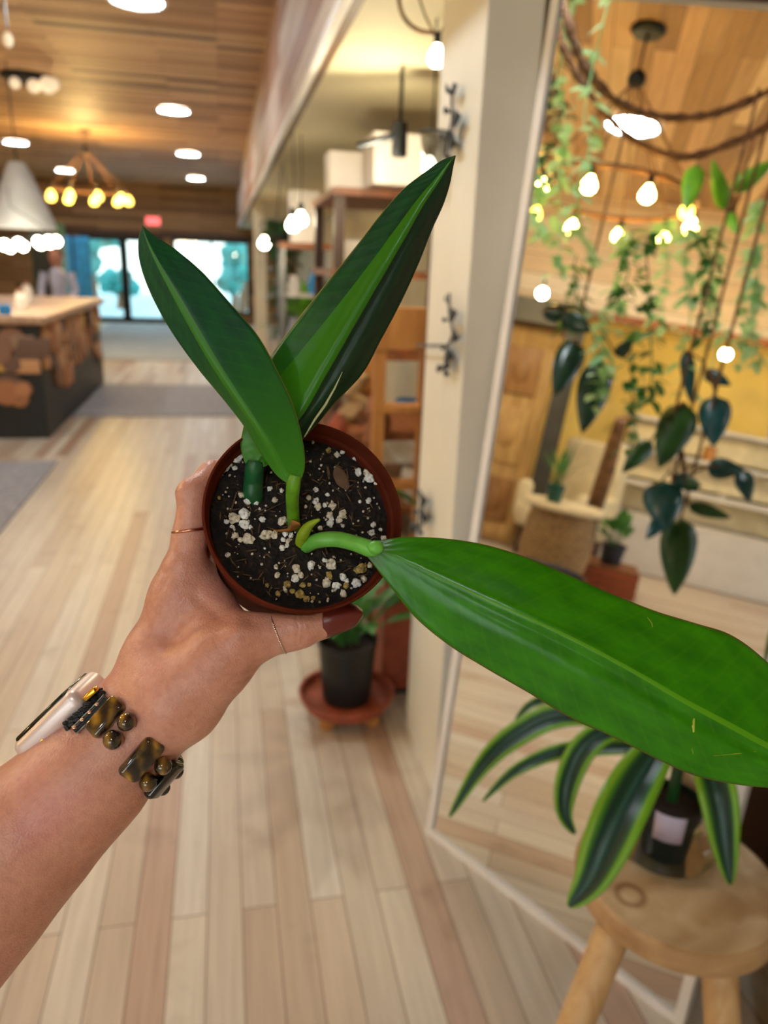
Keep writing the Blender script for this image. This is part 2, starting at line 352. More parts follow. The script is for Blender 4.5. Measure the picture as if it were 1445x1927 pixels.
# soffits along both sides
SXR = 0.37; SZ = 2.24
so = struct('wall_soffit', MB().box((SXR + 0.03, (1.2 + YF) / 2, (SZ + CH) / 2), (0.06, YF - 1.2, CH - SZ)), 'soffit_wood')
struct('ceiling_soffit', MB().box(((SXR + 0.06 + XR) / 2, (1.2 + YF) / 2, SZ + 0.06), (XR - SXR - 0.06, YF - 1.2, 0.12)), 'under')
struct('trim_2', MB().box((SXR + 0.008, (1.2 + YF) / 2, SZ + 0.012), (0.03, YF - 1.2, 0.03)), 'whitewood')
SXL = -4.35
struct('wall_loft', MB().box((SXL - 0.03, 1.5, (2.16 + CH) / 2), (0.06, 10.0, CH - 2.16)), 'leftwood')
struct('ceiling_loft', MB().box(((SXL - 0.06 + XL) / 2, 1.5, 2.22), (SXL - 0.06 - XL, 10.0, 0.1)), 'yellow')
struct('trim_3', MB().box((SXL - 0.02, 1.5, 2.13), (0.09, 10.0, 0.06)), 'brown')
struct('baseboard_left', MB().box((XL + 0.012, 1.0, 0.05), (0.024, 9.0, 0.1)), 'darkwood')
bw = MB(); bw.box(((XL + XR) / 2, YB - .06, .4), (XR - XL, .12, .8)); bw.box(((XL + XR) / 2, YB - .06, 2.7), (XR - XL, .12, .8)); bw.box((-4.7, YB - .06, 1.55), (1.3, .12, 1.5)); bw.box((.35, YB - .06, 1.55), (2.8, .12, 1.5)); bw.box((-2.55, YB - .06, 1.55), (.12, .12, 1.5))
struct('wall_back', bw, 'cream')
# cream post at the end of the shelf bay
PX0, PX1, PY0, PY1 = 0.572, 0.700, 1.775, 2.141
struct('wall_post', MB().box(((PX0 + PX1) / 2, (PY0 + PY1) / 2, SZ / 2), (PX1 - PX0, PY1 - PY0, SZ)), 'post')
struct('wall_bay', MB().box(((PX1 + XR) / 2, 2.10, SZ / 2), (XR - PX1, 0.06, SZ)), 'cream')
# outside the doors
tag(MB().box((-1.5, YF + 9.2, -0.06), (26, 18, 0.1)).build('paving', 'outground', smooth=False), 'bright pale paving outside the glass doors', 'paving', kind='structure')
for i, (x, y, r, z) in enumerate([(-4.2, 27, 1.3, 2.6), (-1.9, 30, 1.2, 3.2), (0.7, 25.5, 0.8, 1.5), (1.6, 29, 1.5, 2.9), (-6.3, 31, 1.6, 3.4), (-3.75, 22.6, .62, 1.55), (-3.1, 24.5, .55, .75), (.25, 22.3, .48, 1.0), (.5, 23.0, .5, 1.75), (-.9, 26.5, .5, .8)]):
    t = thing('tree', ['leafy tree outside the left glass door', 'leafy tree outside between the two doors', 'low round tree outside the far window', 'tall tree outside the right end of the far window', 'tree outside beyond the left edge of the glass door', 'near tree filling the left side of the left glass door', 'low bush outside the left glass door', 'round bush at the lower right of the far window', 'tree crown at the upper right of the far window', 'small bush seen low through the far window'][i], 'tree', (x, y, 0), 'trees outside the shop')
    MB().tube([(0, 0, 0), (0.05, 0, z * 0.5), (0, 0, z)], [0.12, 0.1, 0.07]).build('trunk', 'trunk', t)
    c = MB(); rr = random.Random(i)
    for k in range(9): c.ball((rr.uniform(-.6, .6) * r, rr.uniform(-.5, .5) * r, z + rr.uniform(-.4, .5) * r), r * rr.uniform(.35, .6), 12, 8, nz=0.5, seed=k)
    c.build('crown', 'outtree', t)

# ------------------------------------------------------------------ ceiling lamps
def disc_lamp():
    t = thing('ceiling_light', '', 'ceiling light', (0, 0, CH), 'round ceiling lights')
    MB().lathe([(0.165, -0.004), (0.185, -0.006), (0.19, -0.02), (0.17, -0.026), (0.162, -0.02)], 40).build('trim_ring', 'whitewood', t)
    MB().lathe([(0.0, -0.022), (0.10, -0.021), (0.166, -0.016)], 40).build('diffuser', 'disc', t)
    return t
dl = None
for (x, y, lab) in [(-0.50, 5.86, 'round ceiling light cut off by the top edge of the photo'), (-0.50, 9.70, 'largest whole round ceiling light, upper middle of the plank ceiling'), (-0.50, 13.40, 'second round ceiling light down the right row, below the largest'), (-0.50, 17.2, 'smallest and farthest round ceiling light in the right row'), (-3.04, 13.4, 'round ceiling light at the far left above the pale pendant shade'),
                   (-2.75, 1.62, 'round ceiling light reflected in the leaning mirror'), (-0.50, 2.0, 'round ceiling light above the camera'), (-3.04, 9.70, 'left row round ceiling light out of frame beside the counter'), (-3.04, 17.2, 'left row round ceiling light nearest the doors'), (-3.04, 5.86, 'left row round ceiling light out of frame'), (-0.5, -1.8, 'round ceiling light behind the camera'), (-2.9, -2.0, 'round ceiling light behind and left of the camera')]:
    o = disc_lamp() if dl is None else copy_tree(dl)
    dl = dl or o
    o.location = (x, y, CH); o['label'] = lab
# ring chandeliers of big filament bulbs
def bulb(mb_b, mb_s, p, s=1.0):
    prof = [(0.0, -0.075), (0.022, -0.072), (0.036, -0.058), (0.040, -0.040), (0.034, -0.020), (0.018, 0.004), (0.013, 0.014)]
    mb_b.lathe([(r * s, z * s) for r, z in prof], 16, p); mb_s.lathe([(0.0165 * s, 0.012 * s), (0.0175 * s, 0.016 * s), (0.0175 * s, 0.06 * s), (0.0, 0.062 * s)], 12, p)
def chandelier(loc, label, ringz, R, nb, bm='bulb', s=1.15, group='ring chandeliers', watts=BULB_W):
    t = thing('chandelier', label, 'chandelier', loc, group)
    MB().lathe([(0.0, -0.03), (0.07, -0.028), (0.085, -0.012), (0.085, 0.0)], 24).build('canopy', 'blackmetal', t)
    MB().tube([(0, 0, -0.02), (0, 0, -0.2)], 0.006).build('rod', 'blackmetal', t)
    MB().ball((0, 0, -0.23), 0.045).build('hub', 'blackmetal', t)
    dz = ringz - loc[2]; c = MB()
    for k in range(nb): a = 2 * pi * k / nb + 0.2; c.tube([(0, 0, -0.23), (R * cos(a), R * sin(a), dz)], 0.0035, 6)
    c.build('cable', 'bark', t)
    r = MB(); r.tube([(R * cos(2 * pi * k / 40), R * sin(2 * pi * k / 40), dz) for k in range(41)], 0.014, 8, cap=False); r.build('ring', 'bark', t)
    for k in range(nb):
        a = 2 * pi * k / nb + 0.2; b = MB(); q = MB(); bulb(b, q, (R * cos(a), R * sin(a), dz - 0.06), s)
        bo = b.build('bulb', bm if k % 5 != 3 else 'bulbdim', t); q.build('socket', 'blackmetal', bo)
    if bm == 'bulbyellow':
        ld = bpy.data.lights.new('bulb_glow', 'POINT'); ld.energy = watts; ld.color = (1.0, 0.66, 0.24); ld.shadow_soft_size = 0.05
        lo = bpy.data.objects.new('bulb_glow', ld); SC.collection.objects.link(lo); lo.parent = t; lo.location = (0, 0, dz + 0.05)
    return t
chandelier((-1.80, 11.8, CH), 'ring chandelier of yellow bulbs hanging over the counter', 2.36, 0.52, 9, bm='bulbyellow', s=1.5, watts=55)
chandelier((-1.58, 1.62, CH), 'ring chandelier with vines reflected high in the leaning mirror', 2.33, 0.42, 10, s=0.85, watts=45)
# pendant shade and swag of bulbs at the left edge
pc = ony(38, 372, 8.0)
t = thing('pendant_lamp', 'large pale cone pendant shade at the left edge above the counter', 'pendant lamp', (pc.x, pc.y, pc.z))
MB().lathe([(0.07, 0.30), (0.11, 0.22), (0.2, 0.0), (0.30, -0.26), (0.295, -0.27), (0.19, -0.01), (0.10, 0.2)], 32).build('lamp_shade', 'shade', t)
MB().tube([(0, 0, 0.28), (0, 0, CH - pc.z)], 0.006).build('cord', 'blackmetal', t)
wc = ony(25, 447, 7.2)
t = thing('bulb_garland', 'glowing swag of round bulbs below the pale pendant shade', 'string lights', (wc.x, wc.y, wc.z))
pts = [Vector((0.34 * cos(a), 0.34 * sin(a) * 0.9, -0.02 + 0.05 * cos(a))) for a in [2 * pi * k / 40 for k in range(41)]]
MB().tube(pts, 0.006, 6, cap=False).build('wire', 'blackmetal', t)
MB().tube([(0.34, 0, 0.03), (0, 0, 0.25), (0, 0, 0.4)], 0.004, 6).build('hanging_wire', 'blackmetal', t)
for k in range(16):
    MB().ball(pts[int(k * 2.5)] + Vector((0, 0, -0.045)), 0.04).build('bulb', 'bulbwhite', t)
fc = onz(50, 142, CH)
t = thing('ceiling_fixture', 'flush black ceiling fixture with frosted globes at upper left', 'ceiling fixture', fc)
MB().lathe([(0.0, -0.05), (0.2, -0.05), (0.24, -0.03), (0.24, 0.0)], 32).build('canopy', 'blackmetal', t)
for k, (px, py, r) in enumerate([(100, 148, .055), (90, 160, .075), (64, 162, .06), (28, 156, .05)]): 
    q = ony(px, py, fc.y - 0.2) - fc; q.z = min(q.z, -0.09)
    g = MB().ball(q, r); g.build('globe', 'globe', t); MB().tube([(q.x, q.y, q.z + r * .8), (q.x * .8, q.y * .5, -0.04)], 0.012).build('arm', 'blackmetal', t)
q = ony(15, 75, 5.6); t = thing('globe_lamp', 'small frosted globe near the upper left corner of the ceiling', 'lamp', (q.x, q.y, CH))
MB().ball((0, 0, q.z - CH), 0.035, sc=(0.8, 0.8, 1.2)).build('globe', 'globe', t); MB().tube([(0, 0, 0), (0, 0, q.z - CH + .06)], 0.008).build('rod', 'steel', t)
q = ony(288, 416, YF - 0.022); t = thing('lit_sign', 'small red lit sign above the glass doors', 'sign', q)
MB().rbox((0, 0, 0), (0.34, 0.05, 0.2), 0.01).build('housing', 'whitewood', t); MB().box((0, -0.03, 0), (0.30, 0.012, 0.16)).build('lit_panel', 'exit', t, smooth=False)

# ------------------------------------------------------------------ counter on the left
CXR = -1.50; CY0 = 6.68; CY1 = 9.85; CZ = 0.98
t = thing('counter', 'dark reception counter faced with a mosaic of log slices', 'counter', (CXR, CY0, 0))
MB().box((-1.5, (CY1 - CY0) / 2, (CZ - 0.06) / 2), (3.0, CY1 - CY0, CZ - 0.06)).build('base', 'black', t, smooth=False)
MB().rbox((-1.48, (CY1 - CY0) / 2, CZ), (3.1, CY1 - CY0 + 0.1, 0.07), 0.015).build('countertop', woodm('pale pinkish counter wood', '#a98468', '#cdaa8c'), t)
rr = random.Random(3); tones = ['#b98058', '#8d6650', '#a9714a', '#6f5446', '#c9966a', '#9a7c66', '#d8ab58']
tm = [woodm('log slice tone %d' % i, c, c, 0.6, 'X') for i, c in enumerate(tones)]
n = 0
for k in range(98):
    if k < 50: a = (0, rr.uniform(0.05, CY1 - CY0 - .05)); face = 'x'
    else: a = (-rr.uniform(0.03, 1.0), 0); face = 'y'
    lim = (0.26 + 0.30 * abs(sin(3.1 * (a[1] if face == 'x' else a[0]) + 0.8)))
    z = rr.uniform(lim, CZ - 0.09); r = rr.uniform(0.06, 0.125)
    m = MB(); rot = Matrix.Rotation(pi / 2, 3, 'Y') if face == 'x' else Matrix.Rotation(pi / 2, 3, 'X')
    th = rr.uniform(0.02, 0.05); prof = [(0, 0.0), (r, 0.0), (r, th), (r * 0.96, th + .004), (0, th + .004)]
    if face == 'y' and rr.random() < 0.7:
        m.rbox((a[0], -th / 2, z), (r * 2.2, th, r * 1.3), 0.006)
    else: m.lathe(prof if face == 'x' else [(x_, z_) for x_, z_ in prof], 14, (0.0 if face == 'x' else a[0], a[1] if face == 'x' else 0.0, z), rot)
    m.build('log_slice', tm[rr.randrange(7)], t)
q = ony(84, 588, 7.2)
t = thing('card_reader', 'small pale blue gadget at the front edge of the counter', 'gadget', (-1.75, 6.75, CZ + 0.035)); MB().rbox((0, 0, 0.04), (0.09, 0.06, 0.08), 0.012).build('body', 'blue', t)
# things standing on the counter
for k, (x, y, h, mt, lab) in enumerate([(-1.75, 7.3, 0.16, 'white', 'white canister on the counter near its corner'), (-2.1, 7.0, 0.2, 'lilac', 'lilac jar on the counter at the left'), (-1.95, 8.4, 0.18, 'white', 'white vase further back on the counter')]):
    t = thing('jar', lab, 'jar', (x, y, CZ + 0.035), 'jars on the counter'); MB().lathe([(0, 0), (0.05, 0), (0.06, h * .4), (0.045, h * .8), (0.03, h), (0.0, h)], 20).build('body', mt, t); MB().lathe([(0, h), (0.034, h), (0.034, h + .02), (0, h + .025)], 16).build('lid', 'brown', t)
# a person behind the counter and a blue hanging
def stand_person(loc, label, shirt, h=1.62, rz=0.0):
    t = thing('person', label, 'person', loc, None, rz)
    b = MB(); b.tube([(0, 0, h * .50), (0, 0, h * .56), (0, 0, h * .66), (0, 0, h * .76), (0, 0, h * .82), (0, 0, h * .845)], [.14, .145, .13, .165, .13, .05], 18, flat=0.65)
    for s in (-1, 1): b.tube([(s * .16, 0, h * .80), (s * .21, -.02, h * .66), (s * .19, -.16, h * .60)], [.055, .05, .045], 12)
    b.build('shirt', shirt, t)
    hd = MB(); hd.ball((0, -0.01, h * .93), .105, 20, 14, (.76, .92, 1.15)); hd.tube([(0, 0, h * .82), (0, 0, h * .88)], [.052, .05], 14); hd.ball((0, -.105, h * .925), .017, 8, 6)
    for s in (-1, 1): hd.ball((s * .08, 0, h * .93), .022, 8, 6, (.4, .8, 1.2))
    hd.build('head', 'skinfar', t)
    for s in (-1, 1):
        ha = MB(); ha.tube([(s * .19, -.15, h * .60), (s * .12, -.27, h * .61), (s * .11, -.32, h * .61)], [.038, .028, .03], 10)
        for fi in range(4): ha.tube([(s * .11 + (fi - 1.5) * .016, -.31, h * .61), (s * .11 + (fi - 1.5) * .018, -.37, h * .605)], [.008, .006], 6)
        ha.tube([(s * .09, -.29, h * .61), (s * .06, -.33, h * .61)], [.010, .007], 6); ha.build('hand', 'skinfar', t)
    MB().ball((0, .025, h * .95), .112, 20, 12, (.84, .95, 1.1)).build('hair', 'darkwood', t)
    lg = MB()
    for s in (-1, 1): lg.tube([(s * .08, 0, .06), (s * .085, 0, h * .27), (s * .075, 0, h * .52)], [.05, .065, .095], 14)
    lg.build('trousers', 'black', t); sh = MB()
    for s in (-1, 1): sh.ball((s * .08, -.05, .04), .075, 12, 8, (.6, 1.5, .5))
    sh.build('shoes', 'black', t); return t
q = ony(108, 520, 11.0); stand_person((q.x, 11.0, 0), 'person in a pale lilac top standing behind the counter', 'lilac', 1.58)
q = ony(140, 505, 14.5); t = thing('hanging_cloth', 'bright blue cloth hanging left of the glass doors', 'cloth', (q.x, 14.5, 0))
c = MB(); vs = []; 
for i in range(13):
    for j in range(9): vs.append((-.28 + .56 * j / 8, .03 * sin(j * 1.6), .55 + 1.25 * i / 12 * 1.0))
c.add(vs, [(i * 9 + j, i * 9 + j + 1, (i + 1) * 9 + j + 1, (i + 1) * 9 + j) for i in range(12) for j in range(8)]); c.build('cloth', 'blue', t, solid=0.01)
MB().tube([(0, 0, 0), (0, 0, 1.85)], .02).build('stand', 'blackmetal', t)
MB().lathe([(0, 0), (.2, 0), (.2, .02), (0, .03)], 20).build('foot', 'blackmetal', t)
q = ony(92, 500, 12.5); t = thing('tall_cabinet', 'tall dark green black cabinet behind the counter', 'cabinet', (q.x, 12.6, 0))
MB().box((0, 0, 0.97), (0.42, .4, 1.94)).build('body', 'lf_deep', t, smooth=False); MB().box((0, -.21, 0.97), (0.36, .02, 1.8)).build('door', 'black', t, smooth=False)

# rugs and a sheet for floor glare
def rug(name, x0, x1, y0, y1, mat, label):
    c = ((x0 + x1) / 2, (y0 + y1) / 2, 0.007); o = MB().rbox((0, 0, 0), (x1 - x0, y1 - y0, 0.012), 0.004).build(name, mat); o.location = c; tag(o, label, 'rug'); return o
rug('rug', -1.49, 0.10, 7.62, 9.6, 'rug', 'grey rug across the aisle in front of the far counter end')
bpy.data.objects['rug'].location.x += 0.0
rug('rug', -3.2, -1.27, 3.6, 5.86, 'rug', 'grey rug at the left edge of the photo')
rug('floor_glare', -2.6, 0.0, 12.0, 18.6, 'mat', 'long pale grey floor glare leading to the glass doors')  # thin sheet laid in place of the glare from the doors

# ------------------------------------------------------------------ plants
def bush(name, label, cat, loc, pot=(0.09, 0.14, 'black'), n=26, L=0.18, Wd=0.05, mat='lf_mid', spread=0.9, stem=0.1, droop=0.5, group=None, seed=1, peak=0.4):
    t = thing(name, label, cat, loc, group); r, h, pmn = pot
    if pmn: 
        MB().lathe([(0, 0), (r * .78, 0), (r, h), (r * 1.06, h), (r * 1.06, h + .012), (r * .95, h + .012), (r * .9, h - .02), (0, h - .02)], 24).build('pot', pmn, t)
        MB().lathe([(0, h - .014), (r * .93, h - .016)], 16).build('soil', 'soil2', t)
    rr = random.Random(seed); f = MB(); s = MB()
    for k in range(n):
        a = rr.uniform(0, 2 * pi); el = rr.uniform(0.1, 1.2) * spread; b = Vector((rr.uniform(-.4, .4) * r, rr.uniform(-.4, .4) * r, h)); d = Vector((cos(a) * sin(el), sin(a) * sin(el), cos(el)))
        e = b + d * stem * rr.uniform(.5, 1.4); s.tube([b, e], 0.003, 5); f.leaf(e, d, UP, L * rr.uniform(.7, 1.2), Wd * rr.uniform(.8, 1.2), droop, peak=peak)
    f.build('foliage', mat, t); s.build('stems', mat, t); return t
def vine(name, label, pts, nleaf, size, mat, group, seed=1, cat='hanging vine'):
    t = thing(name, label, cat, pts[0], group); rr = random.Random(seed); c = cr([list(p) for p in pts], 24)
    MB().tube([Vector(p) for p in c], 0.0035, 5).build('stem', mat, t, world=True)
    f = MB()
    for k in range(nleaf):
        p = Vector(c[rr.randrange(len(c))]) + Vector((rr.uniform(-1, 1), rr.uniform(-1, 1), rr.uniform(-1, 1))) * size * .35; a = rr.uniform(0, 2 * pi)
        f.leaf(p, (cos(a), sin(a), rr.uniform(-.9, .2)), UP, size * rr.uniform(.7, 1.3), size * rr.uniform(.45, .7), .3, rows=4)
    f.build('leaves', mat, t, world=True); return t

# shelf bay on the right: dark shelving with white planters
t = thing('shelving', 'dark brown wooden shelving unit along the right wall', 'shelving', (0.93, 4.35, 0))
for x in (-.36, .36):
    for y in (-.42, .42): MB().box((x, y, .92), (.05, .05, 1.84)).build('post', 'darkwood', t, smooth=False)
for z in (.2, .62, 1.05, 1.46, 1.84): MB().box((0, 0, z), (.80, .98, .035)).build('shelf', 'brown', t, smooth=False)
def planter(name, label, px0, px1, py0, py1, y, mat='white', round_=False, grp='pale planters on the shelving', zb=None):
    c = ony((px0 + px1) / 2, (py0 + py1) / 2, y); dep = (c - CAM).dot(CF); w = (px1 - px0) / F * dep; h = (py1 - py0) / F * dep
    z0 = c.z - h / 2 if zb is None else zb
    t = thing(name, label, 'planter', (c.x, y, z0), grp)
    r = w / 2
    if round_: MB().lathe([(0, 0), (r * .8, 0), (r * .97, h * .3), (r, h), (r * .9, h), (r * .86, h * .9), (0, h * .88)], 28).build('pot', mat, t)
    else:
        MB().lathe([(0, 0), (r * 1.25, 0), (r * 1.32, h), (r * 1.2, h), (r * 1.15, h * .9), (0, h * .88)], 4, rot=Matrix.Rotation(pi / 4, 3, 'Z')).build('pot', mat, t, smooth=False)
    MB().lathe([(0, h * .89), (r * (.8 if round_ else .7), h * .89)], 16).build('soil', 'soil2', t); return t
planter('planter', 'pale square planter on top of the brown shelving, left one', 612, 690, 308, 372, 4.1, zb=1.858)
planter('planter', 'large cream planter on top of the brown shelving beside the post', 688, 800, 283, 368, 3.75, zb=1.858)
planter('planter', 'cream round pot on the upper shelf below the square planters', 634, 692, 388, 440, 4.1, round_=True, zb=1.478)
planter('planter', 'tall pale planter standing left of the brown shelving', 543, 600, 365, 455, 5.4, zb=None)
bx = bpy.data.objects['planter.003'] if 'planter.003' in bpy.data.objects else None
if bx:
    t = thing('plant_stand', 'dark stand carrying the tall pale planter', 'plant stand', (bx.location.x, bx.location.y, 0)); hz = bx.location.z
    MB().box((0, 0, hz - .02), (.34, .34, .04)).build('top', 'brown', t, smooth=False)
    for sx in (-1, 1):
        for sy in (-1, 1): MB().box((sx * .15, sy * .15, (hz - .04) / 2), (.03, .03, hz - .04)).build('leg', 'steel', t, smooth=False)
    for zz in (hz - .34, hz - .68, hz - 1.02): MB().box((0, 0, zz), (.30, .30, .02)).build('shelf', 'whitewood', t, smooth=False)
    gl = [('white', 'white'), ('pale blue', 'blue'), ('pink', 'lilac'), ('amber', 'orangewood'), ('mint', 'mat'), ('cream', 'fabric')]
    for kk in range(6):
        zz = (hz - .34, hz - .68, hz - 1.02)[kk // 2] + .0105; xx = bx.location.x + (-.07, .07)[kk % 2]; hh = .12 + .03 * (kk % 3)
        v = thing('vase', gl[kk][0] + ' small vase on the %s tier below the tall pale planter' % ('top', 'middle', 'bottom')[kk // 2], 'vase', (xx, bx.location.y - .06, zz), 'vases below the tall pale planter')
        MB().lathe([(0, 0), (.035, 0), (.05, hh * .4), (.03, hh * .8), (.036, hh), (.028, hh), (.022, hh * .8), (0, hh * .5)], 20).build('body', gl[kk][1], v)
# small goods on shelves
k = 0
for (x, y, z, h, r, mt, lab) in [(.62, 4.0, 1.4775, .10, .05, 'orangewood', 'small amber pot at the left end of the upper shelf'), (.70, 3.95, 1.0675, .2, .06, 'white', 'white vase on the middle shelf'), (.86, 4.0, 1.0675, .14, .06, 'terracotta', 'terracotta pot on the middle shelf'), (.64, 4.1, .6375, .22, .08, 'basket', 'woven basket pot on the second shelf'), (.9, 4.05, .6375, .16, .07, 'blue', 'blue glazed pot on the second shelf'), (.68, 4.0, .2175, .24, .09, 'lilac', 'lilac grey pot on the bottom shelf'), (.95, 4.0, .2175, .2, .08, 'white', 'white pot on the bottom shelf')]:
    t = thing('pot', lab, 'pot', (x + .09, y, z), 'pots on the shelving'); MB().lathe([(0, 0), (r * .75, 0), (r, h * .6), (r * .9, h), (r * .8, h), (r * .85, h * .6), (0, h * .5)], 20).build('body', mt, t)
# wooden easel / ladder in front of the shelving
a0 = onz(738, 1160, 0.0)
t = thing('plant_ladder', 'orange brown wooden ladder stand beside the cream post', 'ladder', (0.70, 2.95, 0))
for x in (-.10, .09): MB().box((x, 0, .66), (.045, .05, 1.32)).build('rail', 'orangewood', t, smooth=False)
for z in (.3, .62, .95): MB().box((0, .02, z), (.22, .10, .025)).build('rung', 'orangewood', t, smooth=False)
MB().box((-.01, 0, 1.27), (.30, .07, .16)).build('top_board', 'orangewood', t, smooth=False)
t = thing('plank', 'dark board standing upright behind the cream post edge', 'board', (.80, 2.78, 0)); MB().box((0, .10, .75), (.05, .12, 1.5)).build('board', 'darkwood', t, smooth=False); MB().box((0, .10, .02), (.16, .2, .04)).build('foot', 'darkwood', t, smooth=False)
for k, (px, py, y, mt, hh) in enumerate([(668, 745, 3.3, 'basket', .26), (640, 800, 3.35, 'terracotta', .12), (705, 800, 3.1, 'brown', .25), (690, 700, 3.4, 'orangewood', .3)]):
    q = ony(px, py, y); t = thing('driftwood', ['wavy brown driftwood piece leaning among the shelf plants', 'short reddish driftwood piece low among the shelf plants', 'dark driftwood piece beside the ladder rail', 'orange driftwood piece above the others'][k], 'driftwood', (q.x, q.y, q.z), 'driftwood pieces by the shelving')
    m = MB(); rr = random.Random(k + 40); pts = [Vector((rr.uniform(-.03, .03), rr.uniform(-.03, .03), -hh / 2 + hh * j / 5)) for j in range(6)]; m.tube(pts, [.02, .05, .06, .045, .05, .015], 10); m.build('wood', mt, t)
tb = thing('bench', 'low dark bench carrying driftwood and small plants', 'bench', (.70, 3.35, 0)); MB().box((0.1, 0, .80), (.55, .5, .04)).build('top', 'brown', tb, smooth=False)
for sx in (-.13, .33):
    for sy in (-.2, .2): MB().box((sx, sy, .39), (.04, .04, .78)).build('leg', 'darkwood', tb, smooth=False)
# potted plants around the bay
bush('potted_plant', 'low green plant in a small pot on the floor left of the ladder', 'plant', (.47, 2.86, .0), (.08, .16, 'greenpot'), 30, .17, .06, 'lf_mid', .8, .2, .6, 'plants of the shelf bay', 11)
bush('potted_plant', 'dark green plant in a tan pot right beside the cream post', 'plant', (.88, 2.55, .0), (.09, .5, 'basket'), 26, .20, .06, 'lf_deep', .9, .16, .5, 'plants of the shelf bay', 12)
bx_ = thing('planter', 'tall dark brown box planter behind the black pot', 'planter', (.62, 2.42, 0)); MB().box((0.0, 0, .28), (.2, .2, .5)).build('box', 'terracotta', bx_, smooth=False); MB().box((0, 0, .02), (.16, .16, .04)).build('foot', 'black', bx_, smooth=False)
bp = onz(652, 1300, 0.10)
# wheeled caddy with terracotta saucer
t = thing('plant_caddy', 'round terracotta plant caddy on small casters under the black pot', 'plant caddy', (bp.x, bp.y, 0))
MB().lathe([(0, .062), (.145, .062), (.162, .09), (.166, .105), (.155, .105), (.148, .078), (0, .074)], 40).build('saucer', 'terracotta', t)
for k in range(4):
    a = pi / 4 + k * pi / 2; c = MB(); c.lathe([(0, -.012), (.024, -.012), (.026, 0), (.024, .012), (0, .012)], 16, (.11 * cos(a), .11 * sin(a), .026), Matrix.Rotation(pi / 2, 3, 'X')); c.box((.11 * cos(a), .11 * sin(a), .05), (.03, .03, .025)); c.build('caster', 'orangewood', t)
bt = bush('potted_plant', 'large plant in a ribbed black nursery pot on the terracotta caddy', 'plant', (bp.x, bp.y, .0745), (.096, .22, None), 40, .19, .06, 'lf_mid', 1.0, .12, .6, None, 21)
m = MB(); prof = [(0, 0), (.078, 0), (.082, .01)] + [(.083 + .014 * k / 16 + (.0012 if k % 2 else 0), .02 + .19 * k / 16) for k in range(17)] + [(.102, .215), (.102, .232), (.094, .232), (.092, .2), (0, .2)]
m.lathe(prof, 40).build('pot', 'black', bt); MB().lathe([(0, .21), (.093, .208)], 20).build('soil', 'soil2', bt)
# row of plants and pots further down the right side of the aisle
spec = [(.75, 7.3, .75, 'lf_bright', 'white', .28, 'bright green plant on a white pedestal beyond the shelving'), (.95, 6.6, .8, 'lf_mid', 'blue', .3, 'green plant on a pale pedestal in the middle of the right side'), (.75, 8.4, .55, 'lf_mid', 'lilac', .35, 'leafy plant on a grey pedestal far down the right side'), (.9, 10.0, .6, 'lf_deep', 'white', .35, 'dark leafy plant on a pedestal near the far window'), (.72, 6.05, .45, 'lf_bright', 'white', .25, 'light green plant low in front of the tall pale planter')]
for i, (x, y, z, mt, ptm, L, lab) in enumerate(spec):
    pd = thing('pedestal', 'pale pedestal under the ' + lab.split(' on ')[0].split(' low ')[0] + ' on the right', 'pedestal', (x, y, 0), 'pedestals down the right side'); MB().rbox((0, 0, z / 2), (.26, .26, z), .01).build('block', 'whitewood' if i % 2 else 'orangewood', pd)
    bush('potted_plant', lab, 'plant', (x, y, z), (.1, .18, ptm), 40, L, .06, mt, 1.0, .15, .5, 'plants down the right side', 30 + i)
q = ony(532, 448, 6.4)
t = thing('hanging_plant', 'dark green trailing plant hanging under the soffit by the bulbs', 'hanging plant', (q.x, q.y, q.z))
MB().lathe([(0, -.05), (.09, -.04), (.12, .06), (.11, .06), (.08, -.03), (0, -.035)], 24).build('basket', 'dark', t)
for a in (0, 2.1, 4.2): MB().tube([(.11 * cos(a), .11 * sin(a), .06), (0, 0, SZ - q.z)], .003, 5).build('cord', 'dark', t)
f = MB(); rr = random.Random(5)
for k in range(260):
    a = rr.uniform(0, 2 * pi); R_ = rr.uniform(.02, .15); z = rr.uniform(-.75, .14) if rr.random() < .6 else rr.uniform(-.1, .15); f.leaf((R_ * cos(a) * (1 if z > -.2 else .6), R_ * sin(a), z), (cos(a), sin(a), -.5), UP, .09, .05, .4, rows=4)
f.build('foliage', 'lf_deep', t)
# pale column further down the aisle
struct('trim_4', MB().box((.50, 11.0, SZ / 2), (.16, .2, SZ)), 'cream')
# bulbs strung under the soffit
def string_bulb(px, py, y, lab, s=1.0):
    q = ony(px, py, y); t = thing('string_bulb', lab, 'light bulb', (q.x, q.y, q.z), 'bulbs strung under the soffit')
    b = MB(); k = MB(); bulb(b, k, (0, 0, 0.02), s); bo = b.build('bulb', 'bulbwhite', t); k.build('socket', 'blackmetal', bo)
    MB().tube([(0, 0, .08 * s), (0.01, .02, (SZ - q.z) * .5), (0, 0, SZ - q.z)], .003, 5).build('cord', 'blackmetal', t); return t
string_bulb(497, 452, 9.0, 'round glowing bulb nearest the far window', 1.5)
string_bulb(551, 418, 4.9, 'left one of the two glowing bulbs close together by the hanging plant', 1.0)
string_bulb(566, 408, 5.0, 'right one of the two glowing bulbs close together by the hanging plant', 1.0)
string_bulb(808, 312, 2.6, 'glowing bulb half hidden behind the tall leaf tip', .6)
